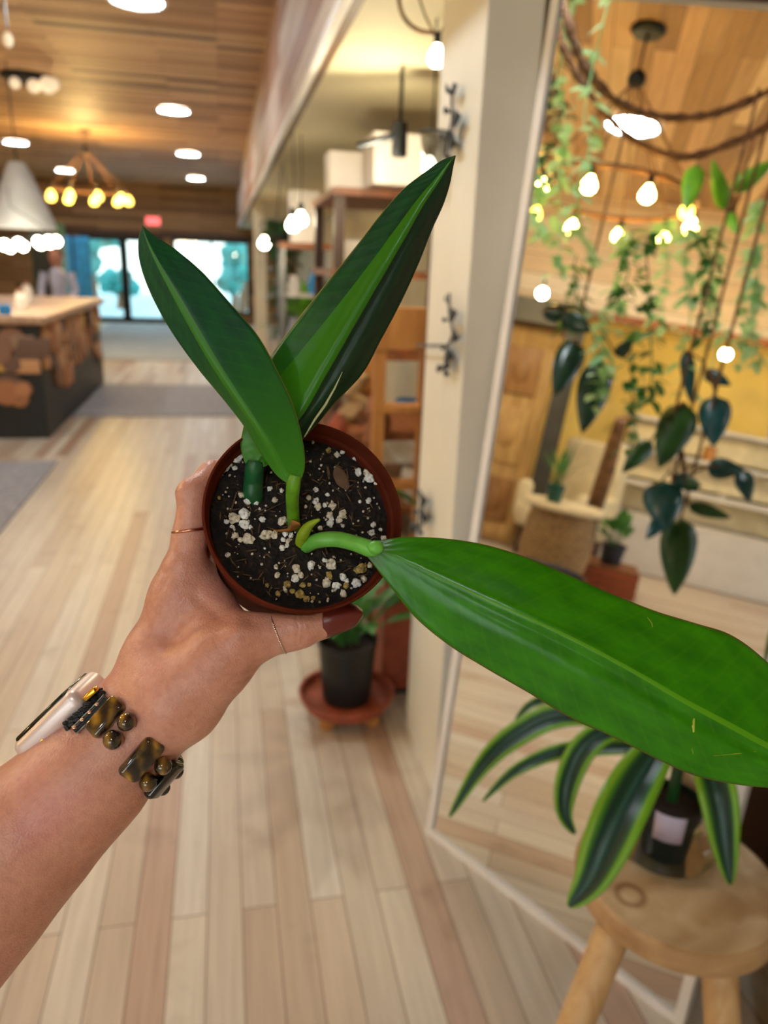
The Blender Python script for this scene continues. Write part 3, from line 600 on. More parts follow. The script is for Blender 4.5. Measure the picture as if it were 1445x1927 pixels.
# looped cable with bare bulb at the top of the photo
q = P(822, 98, 2.05)
t = thing('cable_bulb', 'bare glowing bulb on a looped brown cable at the top of the photo', 'light bulb', q)
b = MB(); k = MB(); bulb(b, k, (0, 0, .01), 0.62); bo = b.build('bulb', 'bulbwhite', t); k.build('socket', 'blackmetal', bo)
lp = [P(x, y, 2.05) for x, y in [(822, 70), (815, 62), (790, 58), (765, 40), (752, 10), (748, -40)]]
MB().tube([Vector(v) for v in cr([list(p) for p in lp], 24)], .0055, 8).build('cable', 'bark', t, world=True)
MB().tube([P(822, 72, 2.05), P(800, 30, 2.06), P(780, -30, 2.06)], .003, 6).build('cable_strand', 'bark', t, world=True); MB().tube([P(822, 72, 2.05), P(845, 35, 2.06), P(890, -30, 2.06)], .003, 6).build('cable_strand', 'bark', t, world=True)
# black spotlight on the bay's back wall
q = ony(752, 262, 3.2); t = thing('spotlight', 'small black spotlight under the soffit left of the post', 'spotlight', (q.x, q.y, SZ)); dz = q.z - SZ
MB().lathe([(0, .06), (.03, .06), (.032, -.06), (.026, -.065), (0, -.05)], 20, (0, 0, dz)).build('head', 'blackmetal', t); MB().tube([(0, 0, 0), (0, 0, dz + .05)], .008).build('stem', 'blackmetal', t); MB().tube([(0, 0, dz + .02), (-.16, .05, dz - .03)], .014).build('arm', 'blackmetal', t)
ld = bpy.data.lights.new('spotlight_glow', 'POINT'); ld.energy = 11; ld.color = (1.0, 0.86, 0.60); ld.shadow_soft_size = .04
lo = bpy.data.objects.new('spotlight_glow', ld); SC.collection.objects.link(lo); lo.parent = t; lo.location = (-.10, -.05, dz - .12)

# metal leaf twigs on the post's aisle face
def twig(label, pts, leaves, bar=None):
    X = PX0 - .012; q0 = onx(*pts[0], X); t = thing('twig_hook', label, 'wall hook', (PX0, q0.y, q0.z), 'leafy metal hooks on the post')
    P3 = [onx(x, y, X) for x, y in pts]; MB().tube([Vector(v) for v in cr([list(p) for p in P3], 16)], .0035, 6).build('stem', 'twigmetal', t, world=True)
    for (x, y, dx, dy, L) in leaves:
        a = onx(x, y, X); b = onx(x + dx * L, y + dy * L, X - .01); m = MB(); d = b - a; n_ = Vector((-1, 0, 0)); s_ = d.cross(n_).normalized(); w = d.length * .22; mid = a + d * .5 + n_ * .006
        m.add([a, mid - s_ * w, b, mid + s_ * w, mid + n_ * .004], [(0, 1, 4), (1, 2, 4), (2, 3, 4), (3, 0, 4)]); m.build('leaf', 'twigmetal', t, world=True, solid=.0015)
    if bar: MB().tube([onx(*bar[0], PX0 - .02), onx(*bar[1], PX0 - .02)], .004, 6).build('bar', 'twigmetal', t, world=True)
    MB().tube([P3[0], P3[0] + Vector((.013, 0, 0))], .006, 8).build('wall_plate', 'twigmetal', t, world=True); return t
twig('leafy dark metal twig hook highest on the cream post', [(838, 296), (842, 262), (850, 225), (850, 190), (851, 165)], [(851, 180, -.45, -.9, 26), (852, 180, .4, -.9, 24), (849, 212, -.9, -.5, 16), (851, 235, .8, -.8, 22), (844, 262, -.8, .1, 15), (846, 258, .7, .7, 20), (840, 280, -.7, .5, 14)])
twig('leafy dark metal twig hook halfway down the cream post', [(836, 704), (840, 660), (852, 628), (846, 596), (845, 552)], [(846, 575, -.3, -1, 22), (848, 600, .8, -.8, 16), (845, 603, -.9, -.2, 14), (853, 630, .8, .5, 14), (843, 650, -.8, .6, 16), (840, 660, .8, .7, 18), (838, 690, -.8, .3, 22), (838, 680, .8, .8, 12)], ((786, 650), (846, 650)))
twig('leafy dark metal twig hook lowest on the cream post', [(788, 1004), (790, 970), (792, 945), (790, 922)], [(790, 935, -.3, -1, 16), (793, 945, .8, -.3, 14), (790, 962, -.8, .3, 16), (792, 968, .8, .5, 18), (789, 990, -.9, .2, 22)])
q = onx(812, 282, PX0 - .05); t = thing('glass_cup', 'clear glass wall cup beside the highest twig hook', 'glass cup', (PX0 - .045, q.y, q.z))
MB().lathe([(0, -.045), (.022, -.045), (.036, .04), (.034, .04), (.02, -.04), (0, -.04)], 24).build('cup', 'saucer', t); MB().tube([(.037 * cos(2 * pi * k / 24), .037 * sin(2 * pi * k / 24), .04) for k in range(25)], .003, 6, cap=False).build('rim_wire', 'twigmetal', t); MB().tube([(.036, 0, .04), (.045, 0, .04)], .004, 6).build('bracket', 'twigmetal', t)

# ------------------------------------------------------------------ leaning mirror
MH = 2.16
t = thing('mirror', 'tall white framed mirror leaning against the cream post', 'mirror', MA)
rotM = Matrix((ME, MU, ME.cross(MU))).transposed()
fr = MB(); fwid = .021; fd = .03
def mbx(a, b, w, h): fr.box(MA + ME * a + MU * b - MN * (fd / 2 - .006), (w, h, fd), rot=rotM)
mbx(fwid / 2, MH / 2, fwid, MH); mbx(MWID - fwid / 2, MH / 2, fwid, MH); mbx(MWID / 2, fwid / 2, MWID - 2 * fwid, fwid); mbx(MWID / 2, MH - fwid / 2, MWID - 2 * fwid, fwid)
fr.build('frame', 'framewhite', t, smooth=False, world=True)
gt = NT('mirror silvering'); gt.b.inputs['Base Color'].default_value = (.93, .94, .93, 1); gt.b.inputs['Metallic'].default_value = 1; gt.b.inputs['Roughness'].default_value = 0.0
MB().box(MA + ME * (MWID / 2) + MU * (MH / 2) - MN * .004, (MWID - 2 * fwid, MH - 2 * fwid, .006), rot=rotM).build('glass', gt.m, t, smooth=False, world=True)
MB().box(MA + ME * (MWID / 2) + MU * (MH / 2) - MN * .02, (MWID - 2 * fwid - .002, MH - 2 * fwid - .002, .01), rot=rotM).build('backing', 'black', t, smooth=False, world=True)

# ------------------------------------------------------------------ what stands opposite, seen in the mirror
# grapevine garlands
for k, pts in enumerate([[(1030, -60, 2.9), (1062, 20, 2.9), (1092, 110, 2.95), (1135, 170, 3.0), (1190, 208, 3.1), (1270, 222, 3.2), (1350, 212, 3.25), (1445, 172, 3.3), (1600, 90, 3.3)], [(1020, -60, 3.1), (1050, 60, 3.1), (1085, 140, 3.15), (1140, 215, 3.2), (1200, 268, 3.3), (1285, 296, 3.35), (1370, 272, 3.4), (1450, 235, 3.4), (1600, 150, 3.4)]]):
    c = cr([list(mD(*p)) for p in pts], 60); o = MB(); rr = random.Random(k)
    o.tube([Vector(p) for p in c], [rr.uniform(.012, .024) for _ in c], 9); tag(o.build('garland', 'bark'), ['brown grapevine garland, the upper swag in the mirror', 'brown grapevine garland, the lower swag in the mirror'][k], 'garland', 'grapevine garlands in the mirror')
vl = [(1055, 120, 520, 'lf_pale'), (1045, 150, 330, 'lf_dark'), (1100, 200, 480, 'lf_pale'), (1165, 450, 600, 'lf_pale'), (1185, 455, 560, 'lf_mid'), (1215, 470, 760, 'lf_mid'), (1250, 440, 640, 'lf_pale'), (1295, 440, 740, 'lf_pale'), (1330, 460, 640, 'lf_mid'), (1345, 450, 700, 'lf_pale'), (1425, 400, 690, 'lf_pale'), (1400, 560, 680, 'lf_pale'), (1080, 500, 620, 'lf_mid'), (1130, 600, 760, 'lf_pale'), (1185, 640, 860, 'lf_mid'), (1010, 250, 440, 'lf_pale')]
vn = ['farthest left', 'dark leaved', 'second from the left', 'behind the largest bulb', 'between the bulbs', 'long central', 'short central', 'pale trailing', 'right of the orange bulb', 'thin pale', 'right edge', 'low right', 'mid left', 'low mid', 'lowest mint', 'leftmost beside the frame']
for i, (x, y0, y1, mt) in enumerate(vl):
    d = 3.2 + .25 * sin(i * 2.3); rr = random.Random(i); pts = [mD(x + rr.uniform(-12, 12) * (j > 0), y0 + (y1 - y0) * j / 4, d) for j in range(5)]
    ztop = Vector((pts[0].x, pts[0].y, min(CH - .01, pts[0].z + (.5 if y0 < 300 else .05))))
    vine('hanging_vine', vn[i] + ' trailing vine reflected in the mirror', [ztop] + pts, int(12 + (y1 - y0) / 7), .075, mt, 'trailing vines in the mirror', i)
# big dark leaves of climbing plants in the mirror (pixel triple: base, tip; width)
def bigleaves(label, root, specs, mat, loc=None):
    t = thing('climbing_plant', label, 'plant', mD(*root), 'big leaved plants in the mirror')
    for (x0, y0, x1, y1, w, d) in specs:
        a = mD(x0, y0, d); b = mD(x1, y1, d - .08); L = (b - a).length; n_ = (CAM2 - a).normalized(); m = MB(); dd = (b - a).normalized(); side = dd.cross(n_).normalized(); vs = []; fs = []; wd_ = w / F * d
        for i in range(11):
            u = i / 10; ww = wd_ / 2 * (sin(pi * u ** .62) ** .75 if 0 < u < 1 else .03); c = a + dd * L * u + n_ * (.05 * sin(pi * u)) * L
            vs += [c - side * ww - n_ * ww * .35, c - side * ww * .5 - n_ * ww * .1, c, c + side * ww * .5 - n_ * ww * .1, c + side * ww - n_ * ww * .35]
        for i in range(10):
            for j in range(4): fs.append((i * 5 + j, i * 5 + j + 1, i * 5 + j + 6, i * 5 + j + 5))
        m.add(vs, fs).build('leaf', mat, t, world=True, solid=.002)
    s = MB(); r0 = mD(*root)
    for (x0, y0, x1, y1, w, d) in specs: s.tube([r0, (r0 + mD(x0, y0, d)) / 2 + Vector((0, 0, .04)), mD(x0, y0, d)], .005, 6)
    s.tube([r0, Vector((r0.x, r0.y, SZ + .3))], .006, 6); s.build('stem', 'bark', t, world=True); return t
bigleaves('climbing plant with long dark leaves at the left of the mirror', (1090, 600, 3.3), [(1085, 640, 1042, 745, 55, 3.3), (1130, 680, 1095, 815, 62, 3.2), (1160, 670, 1190, 640, 26, 3.2), (1060, 590, 1110, 625, 40, 3.3), (1020, 585, 1100, 600, 34, 3.4)], 'lf_dark')
bigleaves('climbing plant with broad dark leaves in the middle of the mirror', (1265, 790, 3.0), [(1290, 760, 1240, 880, 68, 3.0), (1225, 830, 1170, 890, 36, 3.2), (1285, 905, 1320, 915, 24, 3.0), (1295, 950, 1375, 975, 26, 3.1)], 'lf_deep')
bigleaves('plant with one blue green pointed leaf right of the mirror middle', (1345, 735, 3.0), [(1345, 745, 1342, 840, 58, 3.0), (1325, 700, 1375, 725, 26, 3.1), (1290, 660, 1300, 760, 26, 3.1)], 'lf_blue')
bigleaves('cluster of blue green leaves low in the mirror', (1265, 905, 3.05), [(1245, 905, 1250, 1000, 72, 3.05), (1255, 965, 1215, 1015, 30, 3.05), (1270, 895, 1315, 925, 30, 3.05), (1330, 880, 1400, 885, 40, 3.1), (1395, 885, 1410, 945, 34, 3.1)], 'lf_blue')
bigleaves('plant with a long green leaf pointing down low in the mirror', (1285, 960, 3.05), [(1280, 975, 1268, 1120, 66, 3.05)], 'lf_deep')
bigleaves('bright green broad leaves at the upper right of the mirror', (1375, 420, 3.2), [(1375, 360, 1460, 300, 34, 3.2), (1310, 310, 1290, 400, 38, 3.2), (1365, 395, 1340, 300, 30, 3.2), (1370, 400, 1385, 440, 22, 3.2)], 'lf_bright')
# cabinet / carved door
q = mz(925, 1030, 0.0); q2 = mz(1010, 1055, 0)
CDX, CDY = -4.55, 2.35
M['honey'] = woodm('honey carved wood', '#a07a48', '#d6b274', 0.5); M['honeydark'] = woodm('darker honey wood', '#7c5630', '#a87c4a', 0.5)
t = thing('armoire', 'carved honey coloured wooden armoire at the left of the mirror', 'armoire', (CDX, CDY, 0))
MB().box((0, 0, .98), (.5, 1.0, 1.92)).build('body', 'honey', t, smooth=False); MB().box((0, 0, 1.97), (.58, 1.1, .06)).build('cornice', 'honeydark', t, smooth=False)
for sy in (-1, 1):
    dr = MB().box((.262, sy * .245, .98), (.024, .46, 1.8)).build('door', 'honey', t, smooth=False)
    for z, h in ((.4, .4), (.98, .5), (1.55, .42)):
        m = MB(); m.rbox((.28, sy * .245, z), (.03, .32, h), .012); m.ball((.295, sy * .245, z), .08, 16, 10, (.3, 1, 1.3)); m.build('carved_panel', 'honeydark' if z != .98 else 'honey', dr)
    MB().ball((.30, sy * .04, 1.0), .018).build('knob', 'steel', dr)
# dark post and beam
pb = mz(1040, 1075, 0); t = thing('post', 'dark grey timber post reflected left of the mirror middle', 'post', (-4.15, 1.72, 0)); MB().box((0, 0, 1.06), (.15, .15, 2.12)).build('post', 'dark', t, smooth=False)
MB().box((0, .75, 2.05), (.18, 1.6, .2)).build('beam', 'dark', t, smooth=False)
# table with basket weave, linen chair, tub
def msize(px, d): return px / F * d
b = mD(1050, 1000, 5.2); t = thing('basket_table', 'round woven basket table with a pale top in the mirror', 'table', (b.x, b.y, 0))
MB().lathe([(0, 0), (.20, 0), (.25, .3), (.22, .60), (0, .60)], 32).build('basket', 'basket', t); MB().lathe([(0, .60), (.28, .60), (.29, .62), (.28, .64), (0, .64)], 36).build('tabletop', 'fabric', t)
bush('potted_plant', 'thin stemmed plant in a small green pot on the basket table', 'plant', (b.x + .05, b.y + .08, .64), (.06, .11, 'greenpot'), 14, .22, .02, 'lf_mid', .6, .1, .4, None, 51)
b2 = mD(1078, 900, 6.35); t = thing('armchair', 'cream linen draped armchair beside the basket table', 'armchair', (b2.x, b2.y, 0), rz=0.6)
MB().rbox((0, 0, .36), (.62, .62, .22), .06).build('seat', 'fabric', t); MB().rbox((-.27, 0, .72), (.16, .62, .72), .06).build('backrest', 'fabric', t)
for s in (-1, 1): MB().rbox((.02, s * .30, .48), (.52, .12, .34), .05).build('armrest', 'fabric', t)
for sx in (-.24, .24):
    for sy in (-.24, .24): MB().tube([(sx, sy, 0), (sx, sy, .26)], [.018, .025], 8).build('leg', 'darkwood', t)
b3 = mD(1020, 1060, 4.6); t = thing('tub', 'dark navy round tub on the floor at the foot of the armoire', 'tub', (b3.x, b3.y, 0)); MB().lathe([(0, 0), (.22, 0), (.27, .26), (.285, .27), (.27, .28), (.25, .26), (.21, .03), (0, .02)], 32).build('body', 'tub', t)
MB().tube([(.28, 0, .24), (.32, 0, .2), (.28, 0, .16)], .012).build('handle', 'tub', t)
a = mz(1088, 1075, 0.0); b = mD(1168, 790, 5.2); t = thing('driftwood_log', 'slanting brown driftwood trunk in the mirror', 'trunk', (a.x, a.y, 0)); MB().tube([a, a.lerp(b, .35) + Vector((.05, .02, 0)), a.lerp(b, .7) - Vector((.03, 0, 0)), b], [.09, .065, .06, .04], 12).build('trunk', 'trunk', t, world=True)
bush('potted_plant', 'small plant in a dark pot on a brown crate in the mirror', 'plant', tuple(mD(1160, 1010, 5.6).xy) + (.22,), (.09, .14, 'tub'), 12, .16, .08, 'lf_mid', .8, .12, .4, None, 52)
t = thing('crate', 'low reddish brown crate under the small dark pot', 'crate', tuple(mD(1160, 1010, 5.6).xy) + (0,)); MB().box((0, 0, .11), (.36, .42, .21)).build('body', 'brown', t, smooth=False)
for z in (.05, .11, .17): MB().box((0, 0, z), (.37, .43, .035)).build('slat', 'terracotta', t, smooth=False)
# stepped pale shelves on the left wall, with white plinth
t = thing('display_steps', 'pale stepped display shelves against the ochre wall', 'display shelves', (XL + .3, 0.2, 0))
MB().box((.15, -.55, .26), (.80, 3.0, .50)).build('plinth', 'whitewood', t, smooth=False); MB().box((.15, -.55, .01), (.76, 2.96, .02)).build('kickboard', 'black', t, smooth=False)
for k, (z, w) in enumerate([(.78, .62), (1.08, .46), (1.38, .34)]):
    MB().box((-.27 + w / 2, -.55, z), (w, 2.9, .035)).build('shelf', 'whitewood', t, smooth=False); MB().box((-.27 + w * .35, -.55, z - .14), (w * .6, 2.8, .23)).build('riser', 'fabric', t, smooth=False)
for k, (y, z, mt, lab) in enumerate([(.6, 1.3975, 'white', 'white cup on the top step of the display shelves'), (-.2, 1.3975, 'lilac', 'lilac cup on the top step further right'), (.3, 1.0975, 'orangewood', 'amber jar on the middle step'), (-.5, 1.0975, 'black', 'small black jar on the middle step'), (.1, .7975, 'white', 'white bowl on the lowest step')]):
    t = thing('jar', lab, 'jar', (XL + .25, y, z), 'jars on the display steps'); MB().lathe([(0, 0), (.05, 0), (.06, .05), (.055, .12), (.045, .12), (.05, .05), (0, .01)], 18).build('body', mt, t); MB().lathe([(0, .121), (.05, .121), (.045, .135), (0, .14)], 18).build('lid', 'brown', t)
for (px, py, d, lab) in [(1020, 552, 5.6, 'small white spotlight near the mirror frame'), (1365, 667, 5.8, 'small white spotlight on the ochre wall in the mirror')]:
    q = mD(px, py, d); t = thing('spotlight', lab, 'spotlight', (q.x, q.y, q.z), 'spotlights in the mirror'); MB().ball((0, 0, 0), .042).build('globe', 'wash', t); MB().tube([(0, 0, .05), (0, 0, max(.1, 2.16 - q.z))], .008).build('stem', 'blackmetal', t)

# ------------------------------------------------------------------ stool with the dracaena
SZT = 0.50; sc_ = onz(1275, 1640, SZT); SR = .176
t = thing('stool', 'round pale wood stool standing in front of the mirror', 'stool', (sc_.x, sc_.y, 0))
MB().lathe([(0, SZT - .055), (SR - .018, SZT - .055), (SR - .004, SZT - .045), (SR, SZT - .02), (SR - .003, SZT - .006), (SR - .010, SZT - .001)], 56).build('seat_side', 'seatside', t)
def seatmat():
    tt = NT('stool seat with knot'); tc = tt.n('ShaderNodeTexCoord'); w = tt.n('ShaderNodeTexWave', Scale=9.0, Distortion=5.0, Detail=3.0, Detail__Scale=1.0); w.wave_type = 'RINGS'; tt.l(tc.outputs['Object'], w.inputs['Vector'])
    c = tt.ramp(w.outputs['Fac'], [(0.0, '#c9ad86'), (0.5, '#d6bf9c'), (1.0, '#bfa079')])
    k0 = onz(1186, 1684, SZT) - Vector((sc_.x, sc_.y, 0)); vd = tt.n('ShaderNodeVectorMath', _operation='DISTANCE'); tt.l(tc.outputs['Object'], vd.inputs[0]); vd.inputs[1].default_value = (k0.x, k0.y, SZT)
    kr = tt.ramp(vd.outputs['Value'], [(0.014, (1, 1, 1)), (0.02, (.42, .26, .14)), (0.024, (.42, .26, .14)), (0.030, (1, 1, 1))]); tt.l(tt.mix(.8, c, kr, 'MULTIPLY'), tt.b.inputs['Base Color']); tt.b.inputs['Roughness'].default_value = .5; return tt.m
MB().lathe([(SR - .010, SZT - .001), (SR * .6, SZT), (0, SZT)], 56).build('seat_top', seatmat(), t)
for (a, b) in [((1160, 1735), (1070, 1960)), ((1352, 1790), (1362, 1980)), ((1330, 1580), None)]:
    L = onz(a[0], a[1], SZT - .058) - Vector((sc_.x, sc_.y, 0)); Ft = Vector((L.x * 1.75, L.y * 1.75, 0))
    if b is not None:
        d = ray(*b); s2 = 1.0; Ft = Vector((sc_.x, sc_.y, 0)); w_ = onz(b[0], b[1], .30) - Ft; Ft = L + (w_ - L) * ((L.z - 0) / (L.z - .30))
    MB().tube([Ft, L], [.024, .030], 20).build('leg', 'palewood', t)
pc_ = onz(1248, 1590, SZT + .01)
t = thing('saucer', 'clear plastic saucer on the stool under the nursery pot', 'saucer', (pc_.x, pc_.y, SZT)); MB().lathe([(0, .001), (.070, .001), (.086, .018), (.089, .018), (.073, 0.004), (0, .004)], 40).build('dish', 'saucer', t)
DP = thing('dracaena', 'striped dracaena in a dark nursery pot on the stool', 'plant', (pc_.x, pc_.y, SZT + .0045))
MB().lathe([(0, 0), (.040, 0), (.042, .006), (.050, .085), (.055, .086), (.0565, .108), (.052, .109), (.050, .095), (0, .094)], 36).build('pot', 'nursery', DP)
MB().lathe([(0, .096), (.0505, .096)], 24).build('soil', 'soil2', DP)
m = MB(); vs = []
for i in range(7):
    a = radians(-150 + 9 * i) ; 
    for z in (.055, .112): vs.append((.0575 * cos(a) * (1 if z > .1 else .93), .0575 * sin(a) * (1 if z > .1 else .93), z))
m.add(vs, [(2 * i, 2 * i + 2, 2 * i + 3, 2 * i + 1) for i in range(6)]).build('label', 'label', DP, solid=.0008)
crown = pc_ + Vector((0, 0, .22))
MB().tube([pc_ + Vector((0, 0, .10)), crown], [.010, .012], 10).build('stem', 'lf_deep', DP, world=True)
def striped(pts, w, peak=.45):
    A = cr([list(P(*p)) for p in pts], 18); m = MB(); vs = []; fs = []; uv = []; n = len(A)
    for i in range(n):
        u = i / (n - 1); c = Vector(A[i]); d = Vector(A[min(i + 1, n - 1)]) - Vector(A[max(i - 1, 0)]); d.normalize(); vw = (CAM + Vector((0, 0, .5)) - c).normalized(); s_ = d.cross(vw).normalized(); nn = s_.cross(d).normalized()
        ww = w / F * pts[0][2] / 2 * (max(.02, sin(pi * min(1, (u * .93 + .05) ** (math.log(.5) / math.log(peak))))) ** .8)
        for j in range(7): q = -1 + j / 3; vs.append(c + s_ * ww * q - nn * ww * .35 * (1 - abs(q)) ); uv.append((j / 6, u))
    for i in range(n - 1):
        for j in range(6): fs.append((i * 7 + j, i * 7 + j + 1, i * 7 + j + 8, i * 7 + j + 7))
    return m.add(vs, fs, uv).build('leaf', 'stripe', DP, world=True, solid=.0012)
for pts, w in [([(1262, 1385, 1.30), (1225, 1425, 1.24), (1180, 1500, 1.18), (1140, 1590, 1.15), (1108, 1660, 1.14), (1070, 1706, 1.14)], 84),
               ([(1290, 1390, 1.30), (1330, 1430, 1.24), (1352, 1500, 1.20), (1364, 1590, 1.19), (1374, 1665, 1.19)], 66),
               ([(1255, 1385, 1.32), (1160, 1350, 1.34), (1050, 1345, 1.36), (960, 1390, 1.36), (900, 1450, 1.35), (846, 1537, 1.34)], 50),
               ([(1255, 1395, 1.34), (1180, 1405, 1.40), (1060, 1412, 1.44), (970, 1450, 1.44), (908, 1508, 1.44)], 32),
               ([(1255, 1385, 1.30), (1160, 1370, 1.30), (1100, 1405, 1.29), (1068, 1470, 1.28), (1062, 1530, 1.28), (1082, 1570, 1.28)], 50),
               ([(1258, 1392, 1.33), (1190, 1372, 1.36), (1110, 1390, 1.36), (1050, 1480, 1.35)], 34),
               ([(1260, 1380, 1.34), (1160, 1330, 1.40), (1060, 1310, 1.43), (1000, 1325, 1.43), (968, 1357, 1.43)], 24),
               ([(1275, 1385, 1.30), (1330, 1340, 1.34), (1420, 1320, 1.36), (1500, 1380, 1.36)], 56),
               ([(1270, 1380, 1.30), (1280, 1300, 1.27), (1320, 1240, 1.22), (1380, 1250, 1.16)], 52),
               ([(1270, 1390, 1.28), (1262, 1340, 1.22), (1210, 1300, 1.16), (1150, 1320, 1.12)], 48)]: striped(pts, w)
# black bin right of the stool
q = onz(1500, 1960, 0); t = thing('bin', 'tall matt black bin at the lower right corner', 'bin', (1.17, .78, 0)); MB().rbox((0, 0, .3), (.28, .28, .60), .015).build('body', 'black', t); MB().rbox((0, 0, .615), (.3, .3, .03), .01).build('lid', 'blackmetal', t)
t = thing('board', 'brown wooden board standing behind the stool at the right edge', 'board', (1.22, 1.35, 0)); MB().box((0, 0, .4), (.5, .04, .8)).build('panel', 'darkwood', t, smooth=False); MB().box((-.27, 0, .45), (.04, .06, .9)).build('edge_strip', 'orangewood', t, smooth=False)
#HAND#
# ------------------------------------------------------------------ the held plant
rim_c = P(575, 965, .390)
ax_c = Vector((-.26, -.31, -.915)).normalized()                  # rim to bottom, in camera axes
AX = (CR * ax_c.x + CU * ax_c.y - CF * ax_c.z * -1 * -1) if False else (CR * ax_c.x + CU * ax_c.y + CF * (-ax_c.z))
AX.normalize(); QX = AX.cross(CU).normalized(); QY = AX.cross(QX).normalized()
ROTP = Matrix((QX, -QY, -AX)).transposed()                       # local z points out of the pot
RR = .0525
HP = thing('potted_plant', 'small terracotta coloured pot with three strap leaves held in the hand', 'plant', rim_c)
def plastic(name, col, rough, bs=400):
    t = NT(name); tc = t.n('ShaderNodeTexCoord'); no = t.n('ShaderNodeTexNoise', Scale=60.0, Detail=4.0); t.l(tc.outputs['Object'], no.inputs['Vector'])
    c = lin(col); t.l(t.ramp(no.outputs['Fac'], [(0.3, tuple(v * .8 for v in c[:3])), (0.75, tuple(min(1, v * 1.2) for v in c[:3]))]), t.b.inputs['Base Color']); t.b.inputs['Roughness'].default_value = rough; t.bump(no.outputs['Fac'], .15, .0005); return t.m
M['potplastic'] = plastic('brown pot plastic', '#5f291a', .55); M['potplastic'].node_tree.nodes['Principled BSDF'].inputs['Specular IOR Level'].default_value = .05; M['potplastic'].node_tree.nodes['Principled BSDF'].inputs['IOR'].default_value = 1.08
POT = MB().lathe([(0.0, -.0860), (.0395, -.0860), (.0415, -.0845), (.0427, -.080), (.0490, -.0100), (.0505, -.0095), (.0520, -.0085), (RR + .0004, -.0010), (RR, .0), (RR - .0009, .0002), (RR - .0014, -.0010), (.0508, -.0090), (.0492, -.0145), (.0415, -.079), (0.0, -.079)], 96, rot=ROTP)
POT.build('pot', 'potplastic', HP, sharp=35)
SD = .0145                                                        # soil below the rim
soil_c = rim_c + AX * SD
def on_soil(px, py, lift=0.0):
    d = ray(px, py); k = (soil_c - AX * lift - CAM).dot(AX) / d.dot(AX); return CAM + d * k
def soilmat():
    t = NT('black potting mix'); tc = t.n('ShaderNodeTexCoord'); n1 = t.n('ShaderNodeTexNoise', Scale=260.0, Detail=6.0, Roughness=.7); t.l(tc.outputs['Object'], n1.inputs['Vector'])
    n2 = t.n('ShaderNodeTexVoronoi', Scale=330.0); t.l(tc.outputs['Object'], n2.inputs['Vector'])
    c = t.ramp(n1.outputs['Fac'], [(.38, '#080606'), (.52, '#1a110c'), (.62, '#2e1f14'), (.74, '#5a4128')]); t.l(c, t.b.inputs['Base Color']); t.b.inputs['Roughness'].default_value = .85
    h = t.math('ADD', n1.outputs['Fac'], n2.outputs['Distance']); t.bump(h, 1.0, .0016); return t.m
m = MB(); NRg = 60; NAg = 150; vs = []
for i in range(NRg + 1):
    r = .0491 * i / NRg
    for j in range(NAg):
        a = 2 * pi * j / NAg; p = Vector((r * cos(a), r * sin(a), 0)); h = .0016 * noise.noise(p * 130) + .0011 * noise.noise(p * 420) + .0007 * noise.noise(p * 900) - .0008 * (i / NRg) ** 3
        vs.append(soil_c + ROTP @ Vector((p.x, p.y, h)))
m.add(vs, [(i * NAg + j, i * NAg + (j + 1) % NAg, (i + 1) * NAg + (j + 1) % NAg, (i + 1) * NAg + j) for i in range(NRg) for j in range(NAg)])
SOIL = m.build('soil', soilmat(), HP, world=True, sharp=180)
def perl(name, a, b):
    t = NT(name); tc = t.n('ShaderNodeTexCoord'); n1 = t.n('ShaderNodeTexNoise', Scale=500.0, Detail=4.0); t.l(tc.outputs['Object'], n1.inputs['Vector'])
    t.l(t.ramp(n1.outputs['Fac'], [(.30, (.16, .13, .10)), (.38, a), (.65, b)]), t.b.inputs['Base Color']); t.b.inputs['Roughness'].default_value = .8; t.bump(n1.outputs['Fac'], .6, .0006); return t.m
PW = perl('white perlite', '#dedbd4', '#fbfaf6'); PC = perl('cream perlite', '#c9bba0', '#f0e7d2'); PY = perl('yellowed perlite', '#8d7438', '#c9ad62')
zl = [(270,318,34,0),(215,375,20,0),(178,417,16,0),(240,360,12,0),(265,378,12,0),(338,558,20,0),(380,565,15,0),(520,500,12,0),(482,553,13,1),(415,657,17,0),(262,655,28,1),(318,628,27,0),(318,682,24,0),(220,670,14,0),(250,695,10,0),(268,745,18,1),(295,768,13,1),(340,762,27,1),(350,700,10,0),(435,742,28,1),(480,740,20,1),(525,665,22,1),(540,735,15,0),(572,742,14,0),(528,768,13,0),(555,775,13,1),(522,812,14,0),(548,800,12,0),(228,850,14,0),(428,815,7,0),(775,282,13,2),(820,305,14,1),(850,292,13,0),(921,320,18,0),(690,238,9,1),(748,187,13,1),(937,400,18,0),(985,402,20,1),(998,434,27,0),(1045,455,20,0),(705,495,14,0),(668,540,14,1),(705,558,18,0),(718,585,20,1),(755,580,12,0),(795,585,18,1),(650,588,9,1),(780,635,20,1),(790,657,12,0),(783,680,18,0),(832,660,18,1),(850,630,22,1),(853,692,11,0),(770,522,12,0),(993,555,17,0),(1012,730,18,0),(1058,712,10,0),(1020,685,14,0),(945,560,9,0),(680,908,23,0),(790,900,31,1),(752,880,12,0),(623,960,16,1),(594,977,18,0),(600,925,20,1),(550,1008,20,2),(497,960,16,1),(490,915,12,1),(855,970,19,0),(873,992,13,0),(763,1000,22,1),(818,1018,20,0),(925,1003,24,0),(967,981,19,1),(950,925,28,2),(1000,905,15,1),(870,1018,14,2),(855,1062,20,1),(780,960,18,2),(617,1063,22,2),(580,1048,14,2),(540,1042,12,1),(635,1013,14,2),(670,1012,10,2),(655,1088,15,2),(692,1085,12,2),(500,1062,14,2),(440,1015,10,2),(1075,760,15,1),(730,705,12,1),(495,380,14,2),(455,490,14,0),(180,540,9,2),(205,395,10,0),(300,525,14,1),(400,600,8,0)]
